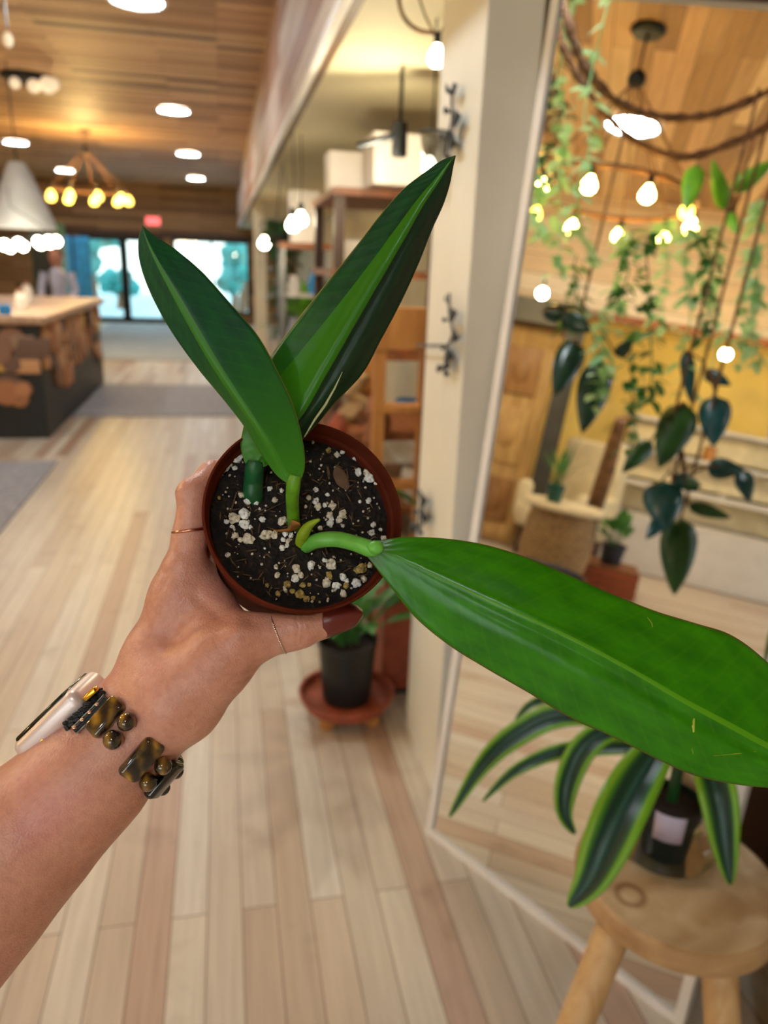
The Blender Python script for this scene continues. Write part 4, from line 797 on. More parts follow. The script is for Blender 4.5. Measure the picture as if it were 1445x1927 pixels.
for k, (zx, zy, zr, tn) in enumerate(zl):
    p = on_soil(350 + zx / 2.89, 750 + zy / 2.89, .0008); r = zr / 2.89 / F * (p - CAM).dot(CF); rr = random.Random(k + 900)
    m = MB(); m.ball(p, r * 1.1, 14, 10, (rr.uniform(.8, 1.1), rr.uniform(.75, 1.05), rr.uniform(.6, .8)), rot=ROTP @ Matrix.Rotation(rr.uniform(0, 6), 3, 'Z'), nz=.6, seed=k)
    m.build('perlite_piece', (PW, PC, PY)[tn], SOIL, world=True)
m = MB(); rr = random.Random(77)
for k in range(170):
    a = rr.uniform(0, 2 * pi); r = .046 * sqrt(rr.random()); p = soil_c + ROTP @ Vector((r * cos(a), r * sin(a), .0005)); m.ball(p, rr.uniform(.0003, .0008), 6, 4, nz=.5, seed=k)
o = m.build('perlite_crumbs', PC, SOIL, world=True); o['kind'] = 'stuff'
m = MB(); chips = woodm('bark fibres', '#3a281a', '#7a5c3a', .8, 'X', 20)
for k in range(150):
    a = rr.uniform(0, 2 * pi); r = .045 * sqrt(rr.random()); p = soil_c + ROTP @ Vector((r * cos(a), r * sin(a), .0009)); b = rr.uniform(0, pi); L = rr.uniform(.0015, .006); d = ROTP @ Vector((cos(b) * L, sin(b) * L, rr.uniform(-.0006, .001))); m.tube([p - d / 2, p, p + d / 2], [.0002, .0004, .0002], 5)
o = m.build('bark_fibres', chips, SOIL, world=True); o['kind'] = 'stuff'
for (x0, y0, x1, y1, w) in [(275, 510, 240, 630, 8), (540, 560, 380, 640, 7), (600, 850, 530, 878, 7), (665, 965, 635, 990, 8), (770, 370, 778, 440, 14), (700, 940, 742, 968, 5), (700, 500, 660, 640, 3)]:
    a = on_soil(350 + x0 / 2.89, 750 + y0 / 2.89, .0015); b = on_soil(350 + x1 / 2.89, 750 + y1 / 2.89, .0012); w = w / 2.89 / F * .4
    MB().tube([a, (a + b) / 2 - AX * .0006, b], [w * .4, w * .6, w * .25], 7, flat=.5).build('wood_splinter', chips, SOIL, world=True)
pc = on_soil(642, 900, .0012); m = MB(); m.ball(pc, .0062, 20, 10, (.62, 1.2, .16), rot=ROTP @ Matrix.Rotation(radians(22), 3, 'Z'), nz=.25, seed=3); m.build('bark_chip', woodm('bark chip', '#5a4230', '#6e523c', .8, 'X', 5), SOIL, world=True)

def bigleafmat(name, base, dark, rib, right=None, gloss=.3, ribpos=(.40, .50), bottom=None, trans=.22):
    t = NT(name); uv = t.n('ShaderNodeUVMap'); sp = t.n('ShaderNodeSeparateXYZ'); t.l(uv.outputs[0], sp.inputs[0]); U_, V_ = sp.outputs['X'], sp.outputs['Y']
    n1 = t.n('ShaderNodeTexNoise', Scale=5.0, Detail=3.0); mp = t.n('ShaderNodeMapping'); mp.inputs['Scale'].default_value = (1.5, 2.5, 1); t.l(uv.outputs[0], mp.inputs[0]); t.l(mp.outputs[0], n1.inputs['Vector'])
    c = t.ramp(n1.outputs['Fac'], [(.3, dark), (.7, base)])
    if bottom: c = t.mix(t.ramp(V_, [(.45, (0, 0, 0)), (.95, (1, 1, 1))]), c, bottom)  # light on the lower blade put into the colour, brighter towards the base
    # side veins
    vv = t.math('MULTIPLY', t.math('ABSOLUTE', t.math('SUBTRACT', U_, .5)), 6.0); sv = t.math('SINE', t.math('MULTIPLY', t.math('SUBTRACT', t.math('MULTIPLY', V_, 26.0), vv), 6.0))
    c = t.mix(t.math('MULTIPLY', t.math('POWER', t.math('MAXIMUM', sv, 0.0), 8.0), .10), c, rib)
    rw = t.math('MULTIPLY', t.math('ADD', t.math('MULTIPLY', V_, .9), .12), 1.0)                 # rib band widens towards the base
    lo, hi = ribpos; wl_ = t.math('MULTIPLY', rw, hi - lo)
    e1 = t.math('GREATER_THAN', U_, t.math('SUBTRACT', hi, wl_)); e2 = t.math('LESS_THAN', U_, hi + .004)
    band = t.math('MULTIPLY', e1, e2); c = t.mix(t.math('MULTIPLY', band, .8), c, rib)
    if right: c = t.mix(t.math('MULTIPLY', t.math('MULTIPLY', t.math('GREATER_THAN', U_, hi + .004), t.math('LESS_THAN', V_, .84)), .85), c, right)  # shade of the folded-away half painted in as a darker green
    n3 = t.n('ShaderNodeTexNoise', Scale=240.0, Detail=2.0); tc = t.n('ShaderNodeTexCoord'); t.l(tc.outputs['Object'], n3.inputs['Vector'])
    tip = t.ramp(V_, [(.0, (1, 1, 1)), (.035, (.5, .5, .5)), (.06, (0, 0, 0))]); c = t.mix(t.math('MULTIPLY', tip, .7), c, '#4e4a1a')
    ed = t.math('GREATER_THAN', t.math('ABSOLUTE', t.math('SUBTRACT', U_, .5)), .491); c = t.mix(t.math('MULTIPLY', ed, .8), c, '#7a5a34' if not bottom else '#8d8a3a')
    t.l(c, t.b.inputs['Base Color']); t.b.inputs['Roughness'].default_value = gloss; t.b.inputs['Specular IOR Level'].default_value = .38
    h = t.math('ADD', t.math('MULTIPLY', n3.outputs['Fac'], .35), t.math('MULTIPLY', sv, .10)); t.bump(h, .35, .0006)
    tl = t.n('ShaderNodeBsdfTranslucent'); t.l(c, tl.inputs[0]); ms = t.n('ShaderNodeMixShader', Fac=trans); t.l(t.b.outputs[0], ms.inputs[1]); t.l(tl.outputs[0], ms.inputs[2]); t.l(ms.outputs[0], t.out.inputs[0])
    return t.m
def bigleaf(rows, mat, label, n=90, prof=None, th=.0007):
    """rows: Lx,Ly,Mx,My,Rx,Ry, depth at midrib, extra depth left, extra depth right"""
    A = cr(rows, n); m = MB(); vs = []; fs = []; uv = []; J = 24
    for i, r in enumerate(A):
        u = i / n; Lp = P(r[0], r[1], r[6] + r[7]); Mp = P(r[2], r[3], r[6]); Rp = P(r[4], r[5], r[6] + r[8]); vw = (CAM - Mp).normalized(); wid = (Rp - Lp).length
        for j in range(J + 1):
            q = -1 + 2 * j / J
            p = Mp.lerp(Lp, -q) if q < 0 else Mp.lerp(Rp, q)
            p = p + vw * (prof(q, u) * wid); vs.append(p); uv.append(((q + 1) / 2, u))
    for i in range(n):
        for j in range(J): a = i * (J + 1) + j; fs.append((a, a + 1, a + J + 2, a + J + 1))
    o = m.add(vs, fs, uv).build('leaf', mat, HP, world=True, sharp=180, solid=th); o['label'] = label; return o
# left leaf (in front)
rowsA = [(268,425,268,425,268,425,.352,0,0),(261,453,276,452,294,447,.353,.001,.002),(264,495,294,490,325,466,.354,.003,.004),(284,552,325,545,378,510,.356,.005,.005),(322,622,362,610,434,572,.358,.006,.006),(372,692,402,680,486,633,.361,.007,.006),(424,755,442,742,524,702,.365,.007,.006),(463,806,482,800,552,764,.369,.006,.006),(495,858,512,845,570,832,.373,.004,.005),(520,893,532,882,573,880,.377,.002,.003),(543,911,551,911,563,911,.379,0,0)]
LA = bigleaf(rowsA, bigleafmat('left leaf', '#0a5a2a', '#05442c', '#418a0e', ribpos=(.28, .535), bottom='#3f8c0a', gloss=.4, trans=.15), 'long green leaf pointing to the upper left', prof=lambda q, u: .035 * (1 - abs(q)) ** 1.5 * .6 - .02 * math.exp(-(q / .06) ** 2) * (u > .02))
# right leaf (behind, folded)
rowsB = [(857,293,857,293,857,293,.366,0,0),(830,303,844,310,852,314,.366,.001,.002),(792,330,826,340,846,346,.367,.002,.004),(757,358,796,385,833,386,.368,.003,.008),(717,403,766,438,812,432,.370,.004,.011),(677,455,730,500,786,498,.372,.005,.013),(636,506,688,572,753,570,.375,.006,.014),(591,562,648,642,716,640,.378,.006,.014),(551,613,608,712,682,702,.381,.006,.014),(513,665,572,775,628,760,.384,.006,.012),(484,720,536,818,592,802,.387,.005,.010),(462,790,505,848,560,834,.390,.004,.007),(453,838,488,864,522,862,.392,.002,.003),(461,872,479,882,499,878,.393,0,0)]
def profB(q, u):
    k = sin(pi * min(1, u * 1.1)) if u < .9 else .16
    a = .05 * math.exp(-((q + .12) / .16) ** 2) * k - .055 * math.exp(-((q - .10) / .11) ** 2) * k + .085 * math.exp(-((q - .50) / .20) ** 2) * k
    return a
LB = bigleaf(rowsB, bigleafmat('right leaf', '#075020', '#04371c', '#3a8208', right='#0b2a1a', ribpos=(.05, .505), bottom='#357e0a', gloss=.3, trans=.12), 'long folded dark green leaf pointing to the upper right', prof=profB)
m = MB(); m.tube([P(x, y, d) for x, y, d in [(573,822,.3845),(592,790,.3838),(612,762,.3826),(630,730,.3812),(644,700,.380)]], [.0005,.0011,.0012,.0009,.0003], 8, flat=.5); m.build('pale_scar', pm('pale leaf scar', '#b3bb8a', .6, var=.1, scale=300), LB, world=True)
# large leaf
rowsC = [(712,1017,700,1031,690,1046,.384,.000,.000),(765,1011,757,1052,728,1095,.381,.004,.003),(840,1014,838,1090,780,1160,.378,.008,.006),(915,1026,905,1122,842,1212,.375,.010,.008),(990,1049,977,1155,912,1256,.372,.011,.009),(1070,1082,1053,1190,992,1302,.370,.012,.010),(1150,1117,1131,1230,1072,1350,.368,.012,.010),(1230,1149,1211,1275,1152,1386,.366,.012,.010),(1305,1172,1290,1322,1236,1428,.364,.012,.010),(1375,1195,1370,1366,1310,1460,.363,.012,.010),(1440,1243,1445,1407,1395,1477,.362,.010,.009),(1510,1318,1515,1441,1480,1484,.361,.008,.007),(1580,1398,1588,1472,1560,1486,.361,.004,.003),(1660,1492,1660,1492,1660,1492,.361,0,0)]
def profC(q, u):
    k = min(1, u * 2.5) * min(1, (1 - u) * 4); return k * (.016 * math.exp(-(q / .045) ** 2) - .034 * math.exp(-((q - .14) / .06) ** 2) + .042 * math.exp(-((q - .42) / .24) ** 2) + .012 * math.exp(-((q + .5) / .3) ** 2))
LC = bigleaf(rowsC, bigleafmat('large leaf', '#3f9804', '#2a7a02', '#68b010', ribpos=(.465, .508), gloss=.26, trans=.22), 'largest leaf, bright green, reaching to the right edge', prof=profC, n=110)
yl = pm('yellow leaf flecks', '#b8b93a', .6, var=.1, scale=200)
for pts, r in [([(1343, 1422), (1385, 1418), (1422, 1414)], .0005), ([(1306, 1352), (1304, 1366), (1305, 1378)], .0007), ([(1218, 1162), (1226, 1172), (1228, 1180)], .0005), ([(1302, 1408), (1304, 1418)], .0006)]:
    A_ = []
    for (x, y) in pts:
        d = .3735 if y > 1300 else .3735
        A_.append((x, y))
    # sit the fleck on the blade by ray cast
    from mathutils.bvhtree import BVHTree
    if 'BC' not in globals():
        mat_ = LC.parent.location; BC = BVHTree.FromPolygons([v.co + mat_ for v in LC.data.vertices], [tuple(p.vertices) for p in LC.data.polygons])
    Q_ = []
    for (x, y) in A_:
        h = BC.ray_cast(CAM, ray(x, y).normalized())
        if h[0] is not None: Q_.append(h[0] - ray(x, y).normalized() * .0005)
    if len(Q_) > 1: MB().tube(Q_, [r * .5] + [r] * (len(Q_) - 2) + [r * .5], 6, flat=.35).build('leaf_fleck', yl, LC, world=True)
petm = bigleafmat
def stalk(name, pts, rs, mat, parent, label=None):
    A = cr([list(P(x, y, d)) + [r] for (x, y, d), r in zip(pts, rs)], 26)
    o = MB().tube([Vector(a[:3]) for a in A], [a[3] for a in A], 20).build(name, mat, parent, world=True); 
    if label: o['label'] = label
    return o
M['stalkA'] = pm('speckled yellow green stalk', '#639c1a', .4, var=.15, scale=120)
M['stalkB'] = pm('blue green stalk', '#1a5c30', .4, var=.2, scale=90)
M['stalkC'] = pm('pale fresh green stalk', '#6fbf4a', .35, var=.12, scale=60)
sA = on_soil(552, 992); dA = (sA - CAM).dot(CF)
stalk('leaf_stalk', [(556, 895, .379), (552, 912, .380), (550, 945, .388), (553, 985, dA), (554, 996, dA + .003)], [.0030, .0036, .0034, .0034, .0036], 'stalkA', LA, 'yellow green speckled stalk')
sB = on_soil(478, 935); dB = (sB - CAM).dot(CF)
stalk('leaf_stalk', [(481, 868, .3935), (479, 880, .394), (477, 905, .399), (476, 928, dB), (477, 940, dB + .004)], [.0040, .0050, .0052, .0054, .0056], 'stalkB', LB, 'thick blue green stalk')
sC = on_soil(582, 1026); dC = (sC - CAM).dot(CF)
stalk('leaf_stalk', [(574, 1034, dC + .004), (578, 1027, dC - .001), (600, 1017, dC - .006), (635, 1015, .392), (672, 1024, .387), (697, 1033, .3845), (712, 1035, .3838)], [.0032, .0037, .0041, .0042, .0042, .0044, .0030], 'stalkC', LC, 'pale green curved stalk')
m = MB().ball(P(706, 1030, .3828), .0046, 20, 14, (1.0, 1.0, .8), nz=.1); m.build('leaf_joint', 'stalkC', LC, world=True)
for (x, y) in [(549, 935), (551, 950)]: MB().ball(P(x, y, .3845 if y == 935 else .3865), .0006, 8, 6).build('brown_speck', 'brown', LA, world=True)
d0 = (on_soil(568, 1010) - CAM).dot(CF)
sh = stalk('shoot', [(566, 1024, d0), (570, 1008, d0 - .006), (578, 993, d0 - .009), (590, 983, d0 - .012), (601, 978, d0 - .014)], [.0033, .0033, .0026, .0016, .0007], pm('yellow green shoot', '#8fa81c', .4, var=.2, scale=80), HP, 'small yellow green shoot')
m = MB(); A = [P(502, 992, d0 - .003), P(520, 998, d0 - .004), P(540, 995, d0 - .005), P(550, 978, d0 - .008), P(564, 984, d0 - .008), P(566, 990, d0 - .006), P(548, 1000, d0 - .003), P(530, 1003, d0 - .002)]
m.add(A, [(0, 1, 7), (1, 2, 6, 7), (2, 3, 6), (3, 4, 5, 6)]); m.build('dry_sheath', pm('dry brown sheath', '#8a5a1e', .7, var=.3, scale=150), HP, world=True, solid=.0006)

# ------------------------------------------------------------------ the arm and hand: one continuous skin surface
def G(px, py, d, r): return np.array([(px - CX) / F * d, (CY - py) / F * d, d, r / F * d])
VX = .001
lo_ = np.array([-.30, -.265, .315]); hi_ = np.array([.0, .035, .515])
nx, ny, nz_ = [int((hi_[i] - lo_[i]) / VX) + 1 for i in range(3)]
gx = (lo_[0] + VX * np.arange(nx)).astype(np.float32); gy = (lo_[1] + VX * np.arange(ny)).astype(np.float32); gz = (lo_[2] + VX * np.arange(nz_)).astype(np.float32)
FD = np.full((nx, ny, nz_), .05, np.float32)
def cone(fld, a, b, k):
    mg = .03; R_ = max(a[3], b[3]) + mg
    s = []
    for i in range(3):
        l = max(0, int((min(a[i], b[i]) - R_ - lo_[i]) / VX)); h = min(fld.shape[i], int((max(a[i], b[i]) + R_ - lo_[i]) / VX) + 2)
        if h <= l: return
        s.append(slice(l, h))
    x = gx[s[0]][:, None, None]; y = gy[s[1]][None, :, None]; z = gz[s[2]][None, None, :]
    d = b[:3] - a[:3]; L2 = float(d @ d) + 1e-12
    t = np.clip(((x - a[0]) * d[0] + (y - a[1]) * d[1] + (z - a[2]) * d[2]) / L2, 0, 1).astype(np.float32)
    dist = np.sqrt((x - a[0] - t * d[0]) ** 2 + (y - a[1] - t * d[1]) ** 2 + (z - a[2] - t * d[2]) ** 2) - (a[3] + (b[3] - a[3]) * t)
    sub = fld[s[0], s[1], s[2]]; h = np.clip(.5 + .5 * (sub - dist) / k, 0, 1); fld[s[0], s[1], s[2]] = sub * (1 - h) + dist * h - k * h * (1 - h)
def chain(fld, pts, k):
    g = [G(*p) for p in pts]
    for a, b in zip(g[:-1], g[1:]): cone(fld, a, b, k)
K1 = .012
chain(FD, [(-420,2060,.335,178),(-149,1778,.365,150),(-25,1651,.385,129),(81,1543,.398,111),(178,1452,.405,96),(249,1371,.41,83)], .02)
chain(FD, [(240,1375,.412,82),(298,1235,.415,58),(333,1135,.417,46),(348,1075,.418,40)], K1)
chain(FD, [(262,1368,.410,84),(335,1312,.402,80),(412,1240,.398,62),(462,1203,.396,44)], K1)
chain(FD, [(345,1110,.422,42),(392,1182,.412,42)], K1); chain(FD, [(380,1105,.427,43),(424,1172,.408,36)], K1)
chain(FD, [(262,1345,.430,70),(345,1090,.445,42)], K1); chain(FD, [(275,1350,.445,62),(350,1100,.465,38)], K1); chain(FD, [(285,1355,.455,55),(355,1115,.485,34)], K1)
chain(FD, [(330,1300,.43,70),(350,1230,.44,60)], K1)
for pts in ([(348,1075,.418,41),(357,1010,.418,31),(364,930,.419,28),(400,893,.432,25),(440,884,.448,25),(505,868,.458,23),(545,864,.462,19)],
            [(345,1090,.445,43),(378,965,.450,30),(432,912,.468,27),(485,893,.474,25),(530,886,.474,21)],
            [(350,1100,.465,39),(385,990,.470,29),(440,940,.486,26),(500,918,.490,22)],
            [(355,1115,.485,35),(395,1040,.490,26),(438,995,.498,23),(480,975,.499,19)]):
    ff = np.full_like(FD, .05); chain(ff, pts, .004); h = np.clip(.5 + .5 * (FD - ff) / .004, 0, 1); FD = FD * (1 - h) + ff * h - .004 * h * (1 - h)
ff = np.full_like(FD, .05); chain(ff, [(458,1205,.396,45),(500,1196,.397,37),(540,1189,.399,34),(568,1182,.401,33),(610,1168,.405,29),(640,1161,.408,22)], .005)
h = np.clip(.5 + .5 * (FD - ff) / .008, 0, 1); FD = FD * (1 - h) + ff * h - .008 * h * (1 - h); del ff
# palm hollow behind the pot: keep flesh out of the pot
pa = np.array([(rim_c - CAM).dot(CR), (rim_c - CAM).dot(CU), (rim_c - CAM).dot(CF)]); pd = np.array([AX.dot(CR), AX.dot(CU), AX.dot(CF)])
xx = gx[:, None, None] - pa[0]; yy = gy[None, :, None] - pa[1]; zz = gz[None, None, :] - pa[2]
tt_ = xx * pd[0] + yy * pd[1] + zz * pd[2]; rr_ = np.sqrt(np.maximum(0, (xx - tt_ * pd[0]) ** 2 + (yy - tt_ * pd[1]) ** 2 + (zz - tt_ * pd[2]) ** 2))
pot_d = np.maximum(rr_ - (.0507 - (tt_ - .01) * .105), np.maximum(-tt_, tt_ - .0865)); FD = np.maximum(FD, -(pot_d - .0002)).astype(np.float32); del xx, yy, zz, tt_, rr_, pot_d, h
def surface_nets(Fl):
    S = Fl < 0; cs = S[:-1, :-1, :-1].astype(np.int8)
    cnt = np.zeros(cs.shape, np.int8)
    for a in (0, 1):
        for b in (0, 1):
            for c in (0, 1): cnt += S[a:S.shape[0] - 1 + a, b:S.shape[1] - 1 + b, c:S.shape[2] - 1 + c]
    act = (cnt > 0) & (cnt < 8); idx = np.full(act.shape, -1, np.int32); ii = np.argwhere(act); idx[act] = np.arange(len(ii))
    acc = np.zeros((len(ii), 3)); num = np.zeros(len(ii)); co = [(a, b, c) for a in (0, 1) for b in (0, 1) for c in (0, 1)]
    val = {k: Fl[ii[:, 0] + k[0], ii[:, 1] + k[1], ii[:, 2] + k[2]] for k in co}
    for p in co:
        for q in co:
            if sum(q) == sum(p) + 1 and all(q[i] >= p[i] for i in range(3)):
                va, vb = val[p], val[q]; cr_ = (va < 0) != (vb < 0); t = np.where(cr_, va / (va - vb + 1e-20), 0)
                acc[cr_] += (np.array(p) + t[:, None] * (np.array(q) - np.array(p)))[cr_]; num += cr_
    V = ii + acc / num[:, None]; Q = []
    for ax in range(3):
        o1, o2 = [(1, 2), (2, 0), (0, 1)][ax]; sa = [slice(1, -1)] * 3; sa[ax] = slice(0, -1); A_ = S[tuple(sa)]; sb = list(sa); sb[ax] = slice(1, None); B_ = S[tuple(sb)]
        e = np.argwhere(A_ != B_); off = np.array([1, 1, 1]); off[ax] = 0; e = e + off; fl = S[e[:, 0], e[:, 1], e[:, 2]]
        def cell(d1, d2): c = e.copy(); c[:, o1] -= d1; c[:, o2] -= d2; return idx[c[:, 0], c[:, 1], c[:, 2]]
        q = np.stack([cell(0, 0), cell(1, 0), cell(1, 1), cell(0, 1)], 1); q[~fl] = q[~fl][:, ::-1]; Q.append(q[(q >= 0).all(1)])
    return V, np.concatenate(Q)
V, Qd = surface_nets(FD); del FD
V = lo_ + V * VX
for it in range(6):                                              # smooth the voxel steps away
    acc = np.zeros_like(V); cn = np.zeros(len(V))
    for a, b in ((0, 1), (1, 2), (2, 3), (3, 0)):
        np.add.at(acc, Qd[:, a], V[Qd[:, b]]); np.add.at(cn, Qd[:, a], 1); np.add.at(acc, Qd[:, b], V[Qd[:, a]]); np.add.at(cn, Qd[:, b], 1)
    V = V + (.55 if it % 2 == 0 else -.50) * (acc / np.maximum(cn, 1)[:, None] - V)
lab = np.arange(len(V))
while True:
    old = lab.copy()
    for a, b in ((0, 1), (1, 2), (2, 3), (3, 0)):
        mn = np.minimum(lab[Qd[:, a]], lab[Qd[:, b]]); np.minimum.at(lab, Qd[:, a], mn); np.minimum.at(lab, Qd[:, b], mn)
    lab = lab[lab]
    if (lab == old).all(): break
big = np.bincount(lab).argmax(); Qd = Qd[lab[Qd[:, 0]] == big]; keep = np.unique(Qd); rm = np.full(len(V), -1); rm[keep] = np.arange(len(keep)); V = V[keep]; Qd = rm[Qd]
BW = np.array([list(CR), list(CU), list(CF)]); Wv = V @ BW + np.array(list(CAM))
# shallow skin creases, pressed in along the surface
NV = np.zeros_like(Wv); e1 = Wv[Qd[:, 1]] - Wv[Qd[:, 0]]; e2 = Wv[Qd[:, 3]] - Wv[Qd[:, 0]]; fn = np.cross(e2, e1)
for a in range(4): np.add.at(NV, Qd[:, a], fn)
NV /= np.linalg.norm(NV, axis=1)[:, None] + 1e-12
SP = np.stack([CX + F * V[:, 0] / V[:, 2], CY - F * V[:, 1] / V[:, 2]], 1); facing = (NV * (np.array(list(CAM)) - Wv)).sum(1)
if facing[np.abs(V[:, 2] - V[:, 2].min()) < .01].mean() < 0: NV = -NV; facing = -facing
def press(pl, depth, wpx):
    dm = np.full(len(V), 1e9)
    for (x0, y0), (x1, y1) in zip(pl[:-1], pl[1:]):
        d = np.array([x1 - x0, y1 - y0], float); t = np.clip(((SP - [x0, y0]) @ d) / (d @ d), 0, 1); dm = np.minimum(dm, np.hypot(SP[:, 0] - x0 - t * d[0], SP[:, 1] - y0 - t * d[1]))
    w = np.exp(-(dm / wpx) ** 2) * (facing > 0); Wv[:] -= NV * (depth * w)[:, None]
for pl, dp, wp in [([(557, 1160), (562, 1180), (558, 1208)], .00045, 3), ([(567, 1156), (571, 1180), (567, 1206)], .0003, 3), ([(484, 1248), (468, 1262), (448, 1266)], .0006, 4), ([(470, 1272), (455, 1282), (430, 1286)], .0004, 4), ([(306, 1075), (314, 1088), (308, 1104)], .0006, 7),
                   ([(345, 950), (362, 945), (380, 948)], .0003, 4), ([(300, 1180), (360, 1215), (400, 1262)], .0008, 30), ([(372, 1125), (420, 1165), (470, 1168)], .0010, 14), ([(440, 1195), (452, 1185)], -.0020, 24), ([(335, 925), (350, 912)], -.0008, 14), ([(322, 1065), (340, 1060)], -.0008, 16), ([(330, 1105), (270, 1230), (225, 1330)], -.0008, 22)]: press(pl, dp, wp)
me = bpy.data.meshes.new('person'); me.from_pydata(Wv.tolist(), [], Qd[:, ::-1].tolist()); me.update()
# keep the largest piece only
me.polygons.foreach_set('use_smooth', [True] * len(me.polygons))
ARM = bpy.data.objects.new('person', me); SC.collection.objects.link(ARM)
tag(ARM, 'outstretched left forearm and hand gripping the small terracotta coloured pot', 'person')
def skinmat():
    t = NT('skin'); tc = t.n('ShaderNodeTexCoord'); a = t.n('ShaderNodeTexNoise', Scale=16.0, Detail=3.0); t.l(tc.outputs['Object'], a.inputs['Vector'])
    b = t.n('ShaderNodeTexNoise', Scale=260.0, Detail=3.0); t.l(tc.outputs['Object'], b.inputs['Vector'])
    c = t.ramp(a.outputs['Fac'], [(.3, '#c6856e'), (.5, '#d99c86'), (.72, '#dc9189')]); c = t.mix(.12, c, t.ramp(b.outputs['Fac'], [(.35, '#8a4a38'), (.6, '#e0b090')]))
    t.l(c, t.b.inputs['Base Color']); t.b.inputs['Roughness'].default_value = .36; t.b.inputs['Subsurface Weight'].default_value = .18; t.b.inputs['Subsurface Radius'].default_value = (.012, .004, .002); t.b.inputs['Subsurface Scale'].default_value = .6
    mp = t.n('ShaderNodeMapping'); mp.inputs['Scale'].default_value = (1, 1, 1); t.l(tc.outputs['Object'], mp.inputs[0])
    v = t.n('ShaderNodeTexVoronoi', Scale=900.0); t.l(mp.outputs[0], v.inputs['Vector']); w = t.n('ShaderNodeTexNoise', Scale=420.0, Detail=4.0); t.l(tc.outputs['Object'], w.inputs['Vector'])
    t.bump(t.math('ADD', v.outputs['Distance'], w.outputs['Fac']), .28, .0006); return t.m
me.materials.append(skinmat())
from mathutils.bvhtree import BVHTree
BV = BVHTree.FromPolygons([Vector(v) for v in Wv], [tuple(int(i) for i in f) for f in Qd])
def skin_at(px, py, lift=0.0):
    d = ray(px, py).normalized(); h = BV.ray_cast(CAM, d); return (h[0] - d * lift, h[1]) if h[0] is not None else (P(px, py, .405), -d)
# long dark red thumbnail
nr = cr([(608, 1139, 607, 1168, 609, 1200, .4015), (625, 1136, 624, 1164, 628, 1195, .4010), (650, 1136, 650, 1160, 653, 1185, .4025), (668, 1139, 670, 1157, 669, 1177, .4045), (681, 1149, 682, 1154, 681, 1159, .4060)], 18)
m = MB(); vs = []
for r in nr:
    for j in range(11):
        q = -1 + j / 5; d = r[6] - .0085 + .0060 * q * q; a = np.array([r[2], r[3]]) + ((np.array([r[0], r[1]]) - np.array([r[2], r[3]])) * -q if q < 0 else (np.array([r[4], r[5]]) - np.array([r[2], r[3]])) * q); vs.append(P(a[0], a[1], d + .0015))
m.add(vs, [(i * 11 + j, i * 11 + j + 1, (i + 1) * 11 + j + 1, (i + 1) * 11 + j) for i in range(len(nr) - 1) for j in range(10)])
nm = pm('dark red nail lacquer', '#6a241c', .32, var=.03); o = m.build('thumbnail', nm, ARM, world=True, solid=.0011, label='long dark red thumbnail'); 
# rings
def ring(px, py, dep, dirpx, rad, th, label, mat, beaded=False, tilt=.35, sc=(1, 1)):
    c = P(px, py, dep); d = (P(px + dirpx[0], py + dirpx[1], dep + dirpx[2]) - c).normalized(); x = d.cross(CF).normalized(); y = d.cross(x)
    t = thing('ring', label, 'ring', c); N = 64
    pts = [(x * cos(2 * pi * k / N) * sc[0] + y * sin(2 * pi * k / N) * sc[1]) * rad for k in range(N + 1)]
    MB().tube(pts, th, 10, cap=False).build('band', mat, t)
    if beaded:
        b = MB()
        for k in range(N): b.ball(pts[k], th * 1.25, 8, 6)
        b.build('beading', mat, t)
    return t
M['rosegold'] = pm('rose gold', '#d79a7e', .22, metal=1.0, var=.03); M['silverrose'] = pm('pale rose silver', '#d9b8a8', .25, metal=1.0, var=.03)
ring(359, 998, .418, (-4, -30, 0), 33.5 / F * .418, .0009, 'thin rose gold ring on the index finger', 'rosegold', sc=(1.0, 1.0))
ring(524, 1192, .398, (34, -14, .001), 38.0 / F * .398, .0007, 'fine beaded silver ring on the thumb', 'silverrose', True)

# ------------------------------------------------------------------ watch with tiger eye bead band
WC = P(238, 1386, .4095); AR = (P(249, 1371, .41) - P(178, 1452, .405)).normalized(); WN = (CAM - WC).normalized(); WQ = AR.cross(WN).normalized()
if WQ.dot(CR) < 0: WQ = -WQ
WN = WQ.cross(AR).normalized()
if WN.dot(CAM - WC) < 0: WN = -WN
def onw(theta, a, lift=0.0):
    """point on the skin at angle theta round the wrist (0 faces the camera, + towards the palm side), a metres along the arm"""
    c = WC + AR * a; d = WN * cos(theta) + WQ * sin(theta); h = BV.ray_cast(c + d * .08, -d); p = h[0] if h[0] is not None else c + d * .025; return p + d * lift, d
def tiger():
    t = NT('tiger eye stone'); tc = t.n('ShaderNodeTexCoord'); w = t.n('ShaderNodeTexWave', Scale=38.0, Distortion=5.0, Detail=3.0); t.l(tc.outputs['Object'], w.inputs['Vector']); n = t.n('ShaderNodeTexNoise', Scale=70.0, Detail=3.0); t.l(tc.outputs['Object'], n.inputs['Vector'])
    c = t.ramp(w.outputs['Fac'], [(.0, '#2a1a08'), (.4, '#5a3c10'), (.75, '#8a6318'), (1.0, '#b08226')]); c = t.mix(t.ramp(n.outputs['Fac'], [(.42, (0, 0, 0)), (.6, (.85, .85, .85))]), c, '#1a1a1c')
    t.l(c, t.b.inputs['Base Color']); t.b.inputs['Roughness'].default_value = .08; t.b.inputs['Coat Weight'].default_value = .8; t.b.inputs['Coat Roughness'].default_value = .03; return t.m
TG = tiger(); TB = pm('dark tiger eye', '#1c1712', .08, var=.4, scale=90, Coat__Weight=.6)
SW = thing('smartwatch', 'pale gold watch seen edge on with a band of tiger eye beads on the wrist', 'watch', WC)
def frame(d, a_dir=AR): y = a_dir; z = d; x = y.cross(z).normalized(); y2 = z.cross(x).normalized(); return Matrix((x, y2, z)).transposed()
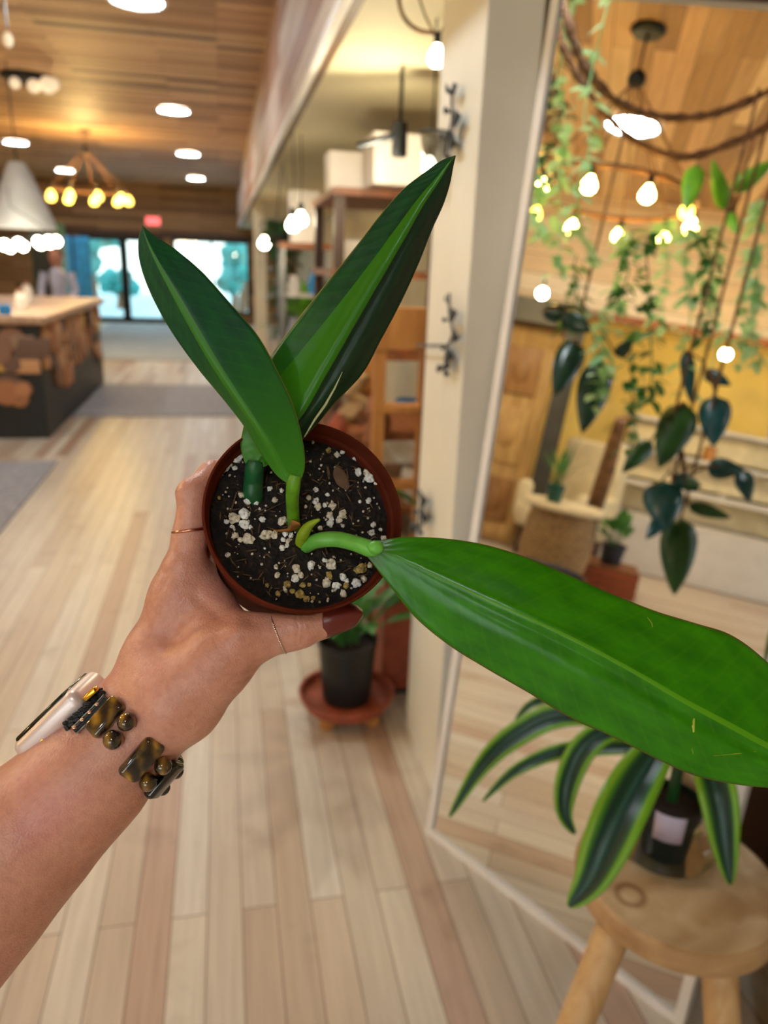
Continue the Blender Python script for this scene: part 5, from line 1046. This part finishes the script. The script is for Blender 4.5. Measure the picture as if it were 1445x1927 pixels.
def aoff(th): return float(np.interp(th, [-90, 0, 36, 84, 180, 260], [.0085, .0085, .002, -.003, -.004, .004]))
for k, (thd, s, mt) in enumerate([(-27, 1.0, TG), (24, 1.1, TG), (68, 1.08, TB), (112, 1, TB), (158, 1, TB), (204, 1, TB)]):
    p, d = onw(radians(thd), aoff(thd), .0028); MB().rbox(p, (.0110 * s, .0215 * s, .0066), .0026, rot=frame(d), seg=5).build('stone_slab', mt, SW, world=True)
for thd, a, r in [(-7, -.0052, .0050), (-8, .0060, .0048), (46, -.0055, .0047), (46, .0055, .0047), (90, -.0055, .0044), (90, .0055, .0044), (135, -.0055, .0044), (135, .0055, .0044), (181, -.0055, .0044), (181, .0055, .0044)]:
    p, d = onw(radians(thd), a + aoff(thd), r * .75); MB().ball(p, r, 24, 16).build('round_bead', TG if thd < 60 else TB, SW, world=True)
for a in (-.005, .005):
    pts = [onw(radians(v), a + aoff(v), .0006)[0] for v in range(24, 250, 8)]; MB().tube(pts, .0003, 6).build('elastic_cord', 'black', SW, world=True)
# crystal bar and braided link between the stones and the case
for k, (thd, nm_, w_) in enumerate([(-42, 'crystal_bar', .0045), (-54, 'braided_link', .006)]):
    A_ = [onw(radians(thd), a, .0022) for a in np.linspace(-.0075, .0145, 14)]
    if nm_ == 'crystal_bar':
        bar = MB(); bar.tube([p for p, d in A_], [.0022] * 14, 10, flat=.8); bo = bar.build(nm_, 'blackmetal', SW, world=True)
        for i in range(1, 13, 3): p, d = A_[i]; MB().ball(p + d * .0018, .0015, 10, 6, (1, 1, .6)).build('crystal', 'silverrose', bo, world=True)
        for s_ in (-1, 1): MB().tube([p + (frame(d) @ Vector((s_ * .0026, 0, .0005))) for p, d in A_], .0004, 6).build('metal_edge', 'steel', bo, world=True)
    else:
        B_ = MB()
        for s_ in (-1, 0, 1):
            B_.tube([p + frame(d) @ Vector((.0016 * s_ + .0012 * sin(i * 1.6 + s_ * 2), 0, .0009 * cos(i * 1.6 + s_))) for i, (p, d) in enumerate([onw(radians(thd), a, .0022) for a in np.linspace(-.0100, .0145, 30)])], .0012, 8)
        B_.build(nm_, 'black', SW, world=True)
# case: a rounded slab standing on the back of the wrist
c0 = P(116, 1344, .4085); La = (P(182, 1300, .407) - P(68, 1410, .410)); LL = La.length; La.normalize(); ND = (P(112, 1342, .408) - P(135, 1365, .409)); ND = (ND - La * ND.dot(La)).normalized(); TDn = La.cross(ND).normalized(); MR_ = Matrix((La, TDn, ND)).transposed()
M['case'] = pm('pale gold metal', '#ead9d4', .36, metal=.45, var=.02)
MB().rbox(c0, (LL * .99, .038, .0135), .0056, rot=MR_, seg=6).build('case', 'case', SW, world=True, sharp=60)
MB().rbox(c0 + ND * .0058, (LL * .80, .033, .004), .0019, rot=MR_, seg=5).build('screen', pm('black watch glass', '#07090b', .05, var=0), SW, world=True)
MB().rbox(c0 - ND * .0068, (LL * .8, .032, .004), .0018, rot=MR_, seg=4).build('back', 'blackmetal', SW, world=True)
for s_ in (-1, 1):
    tip = c0 + La * s_ * LL * .40 + (CAM - c0).normalized() * .019 - ND * .003
    MB().rbox(tip, (.009, .005, .0035), .0012, rot=MR_, seg=3).build('band_connector', pm('yellow gold', '#d9a53a', .2, metal=1.0, var=.05), SW, world=True)
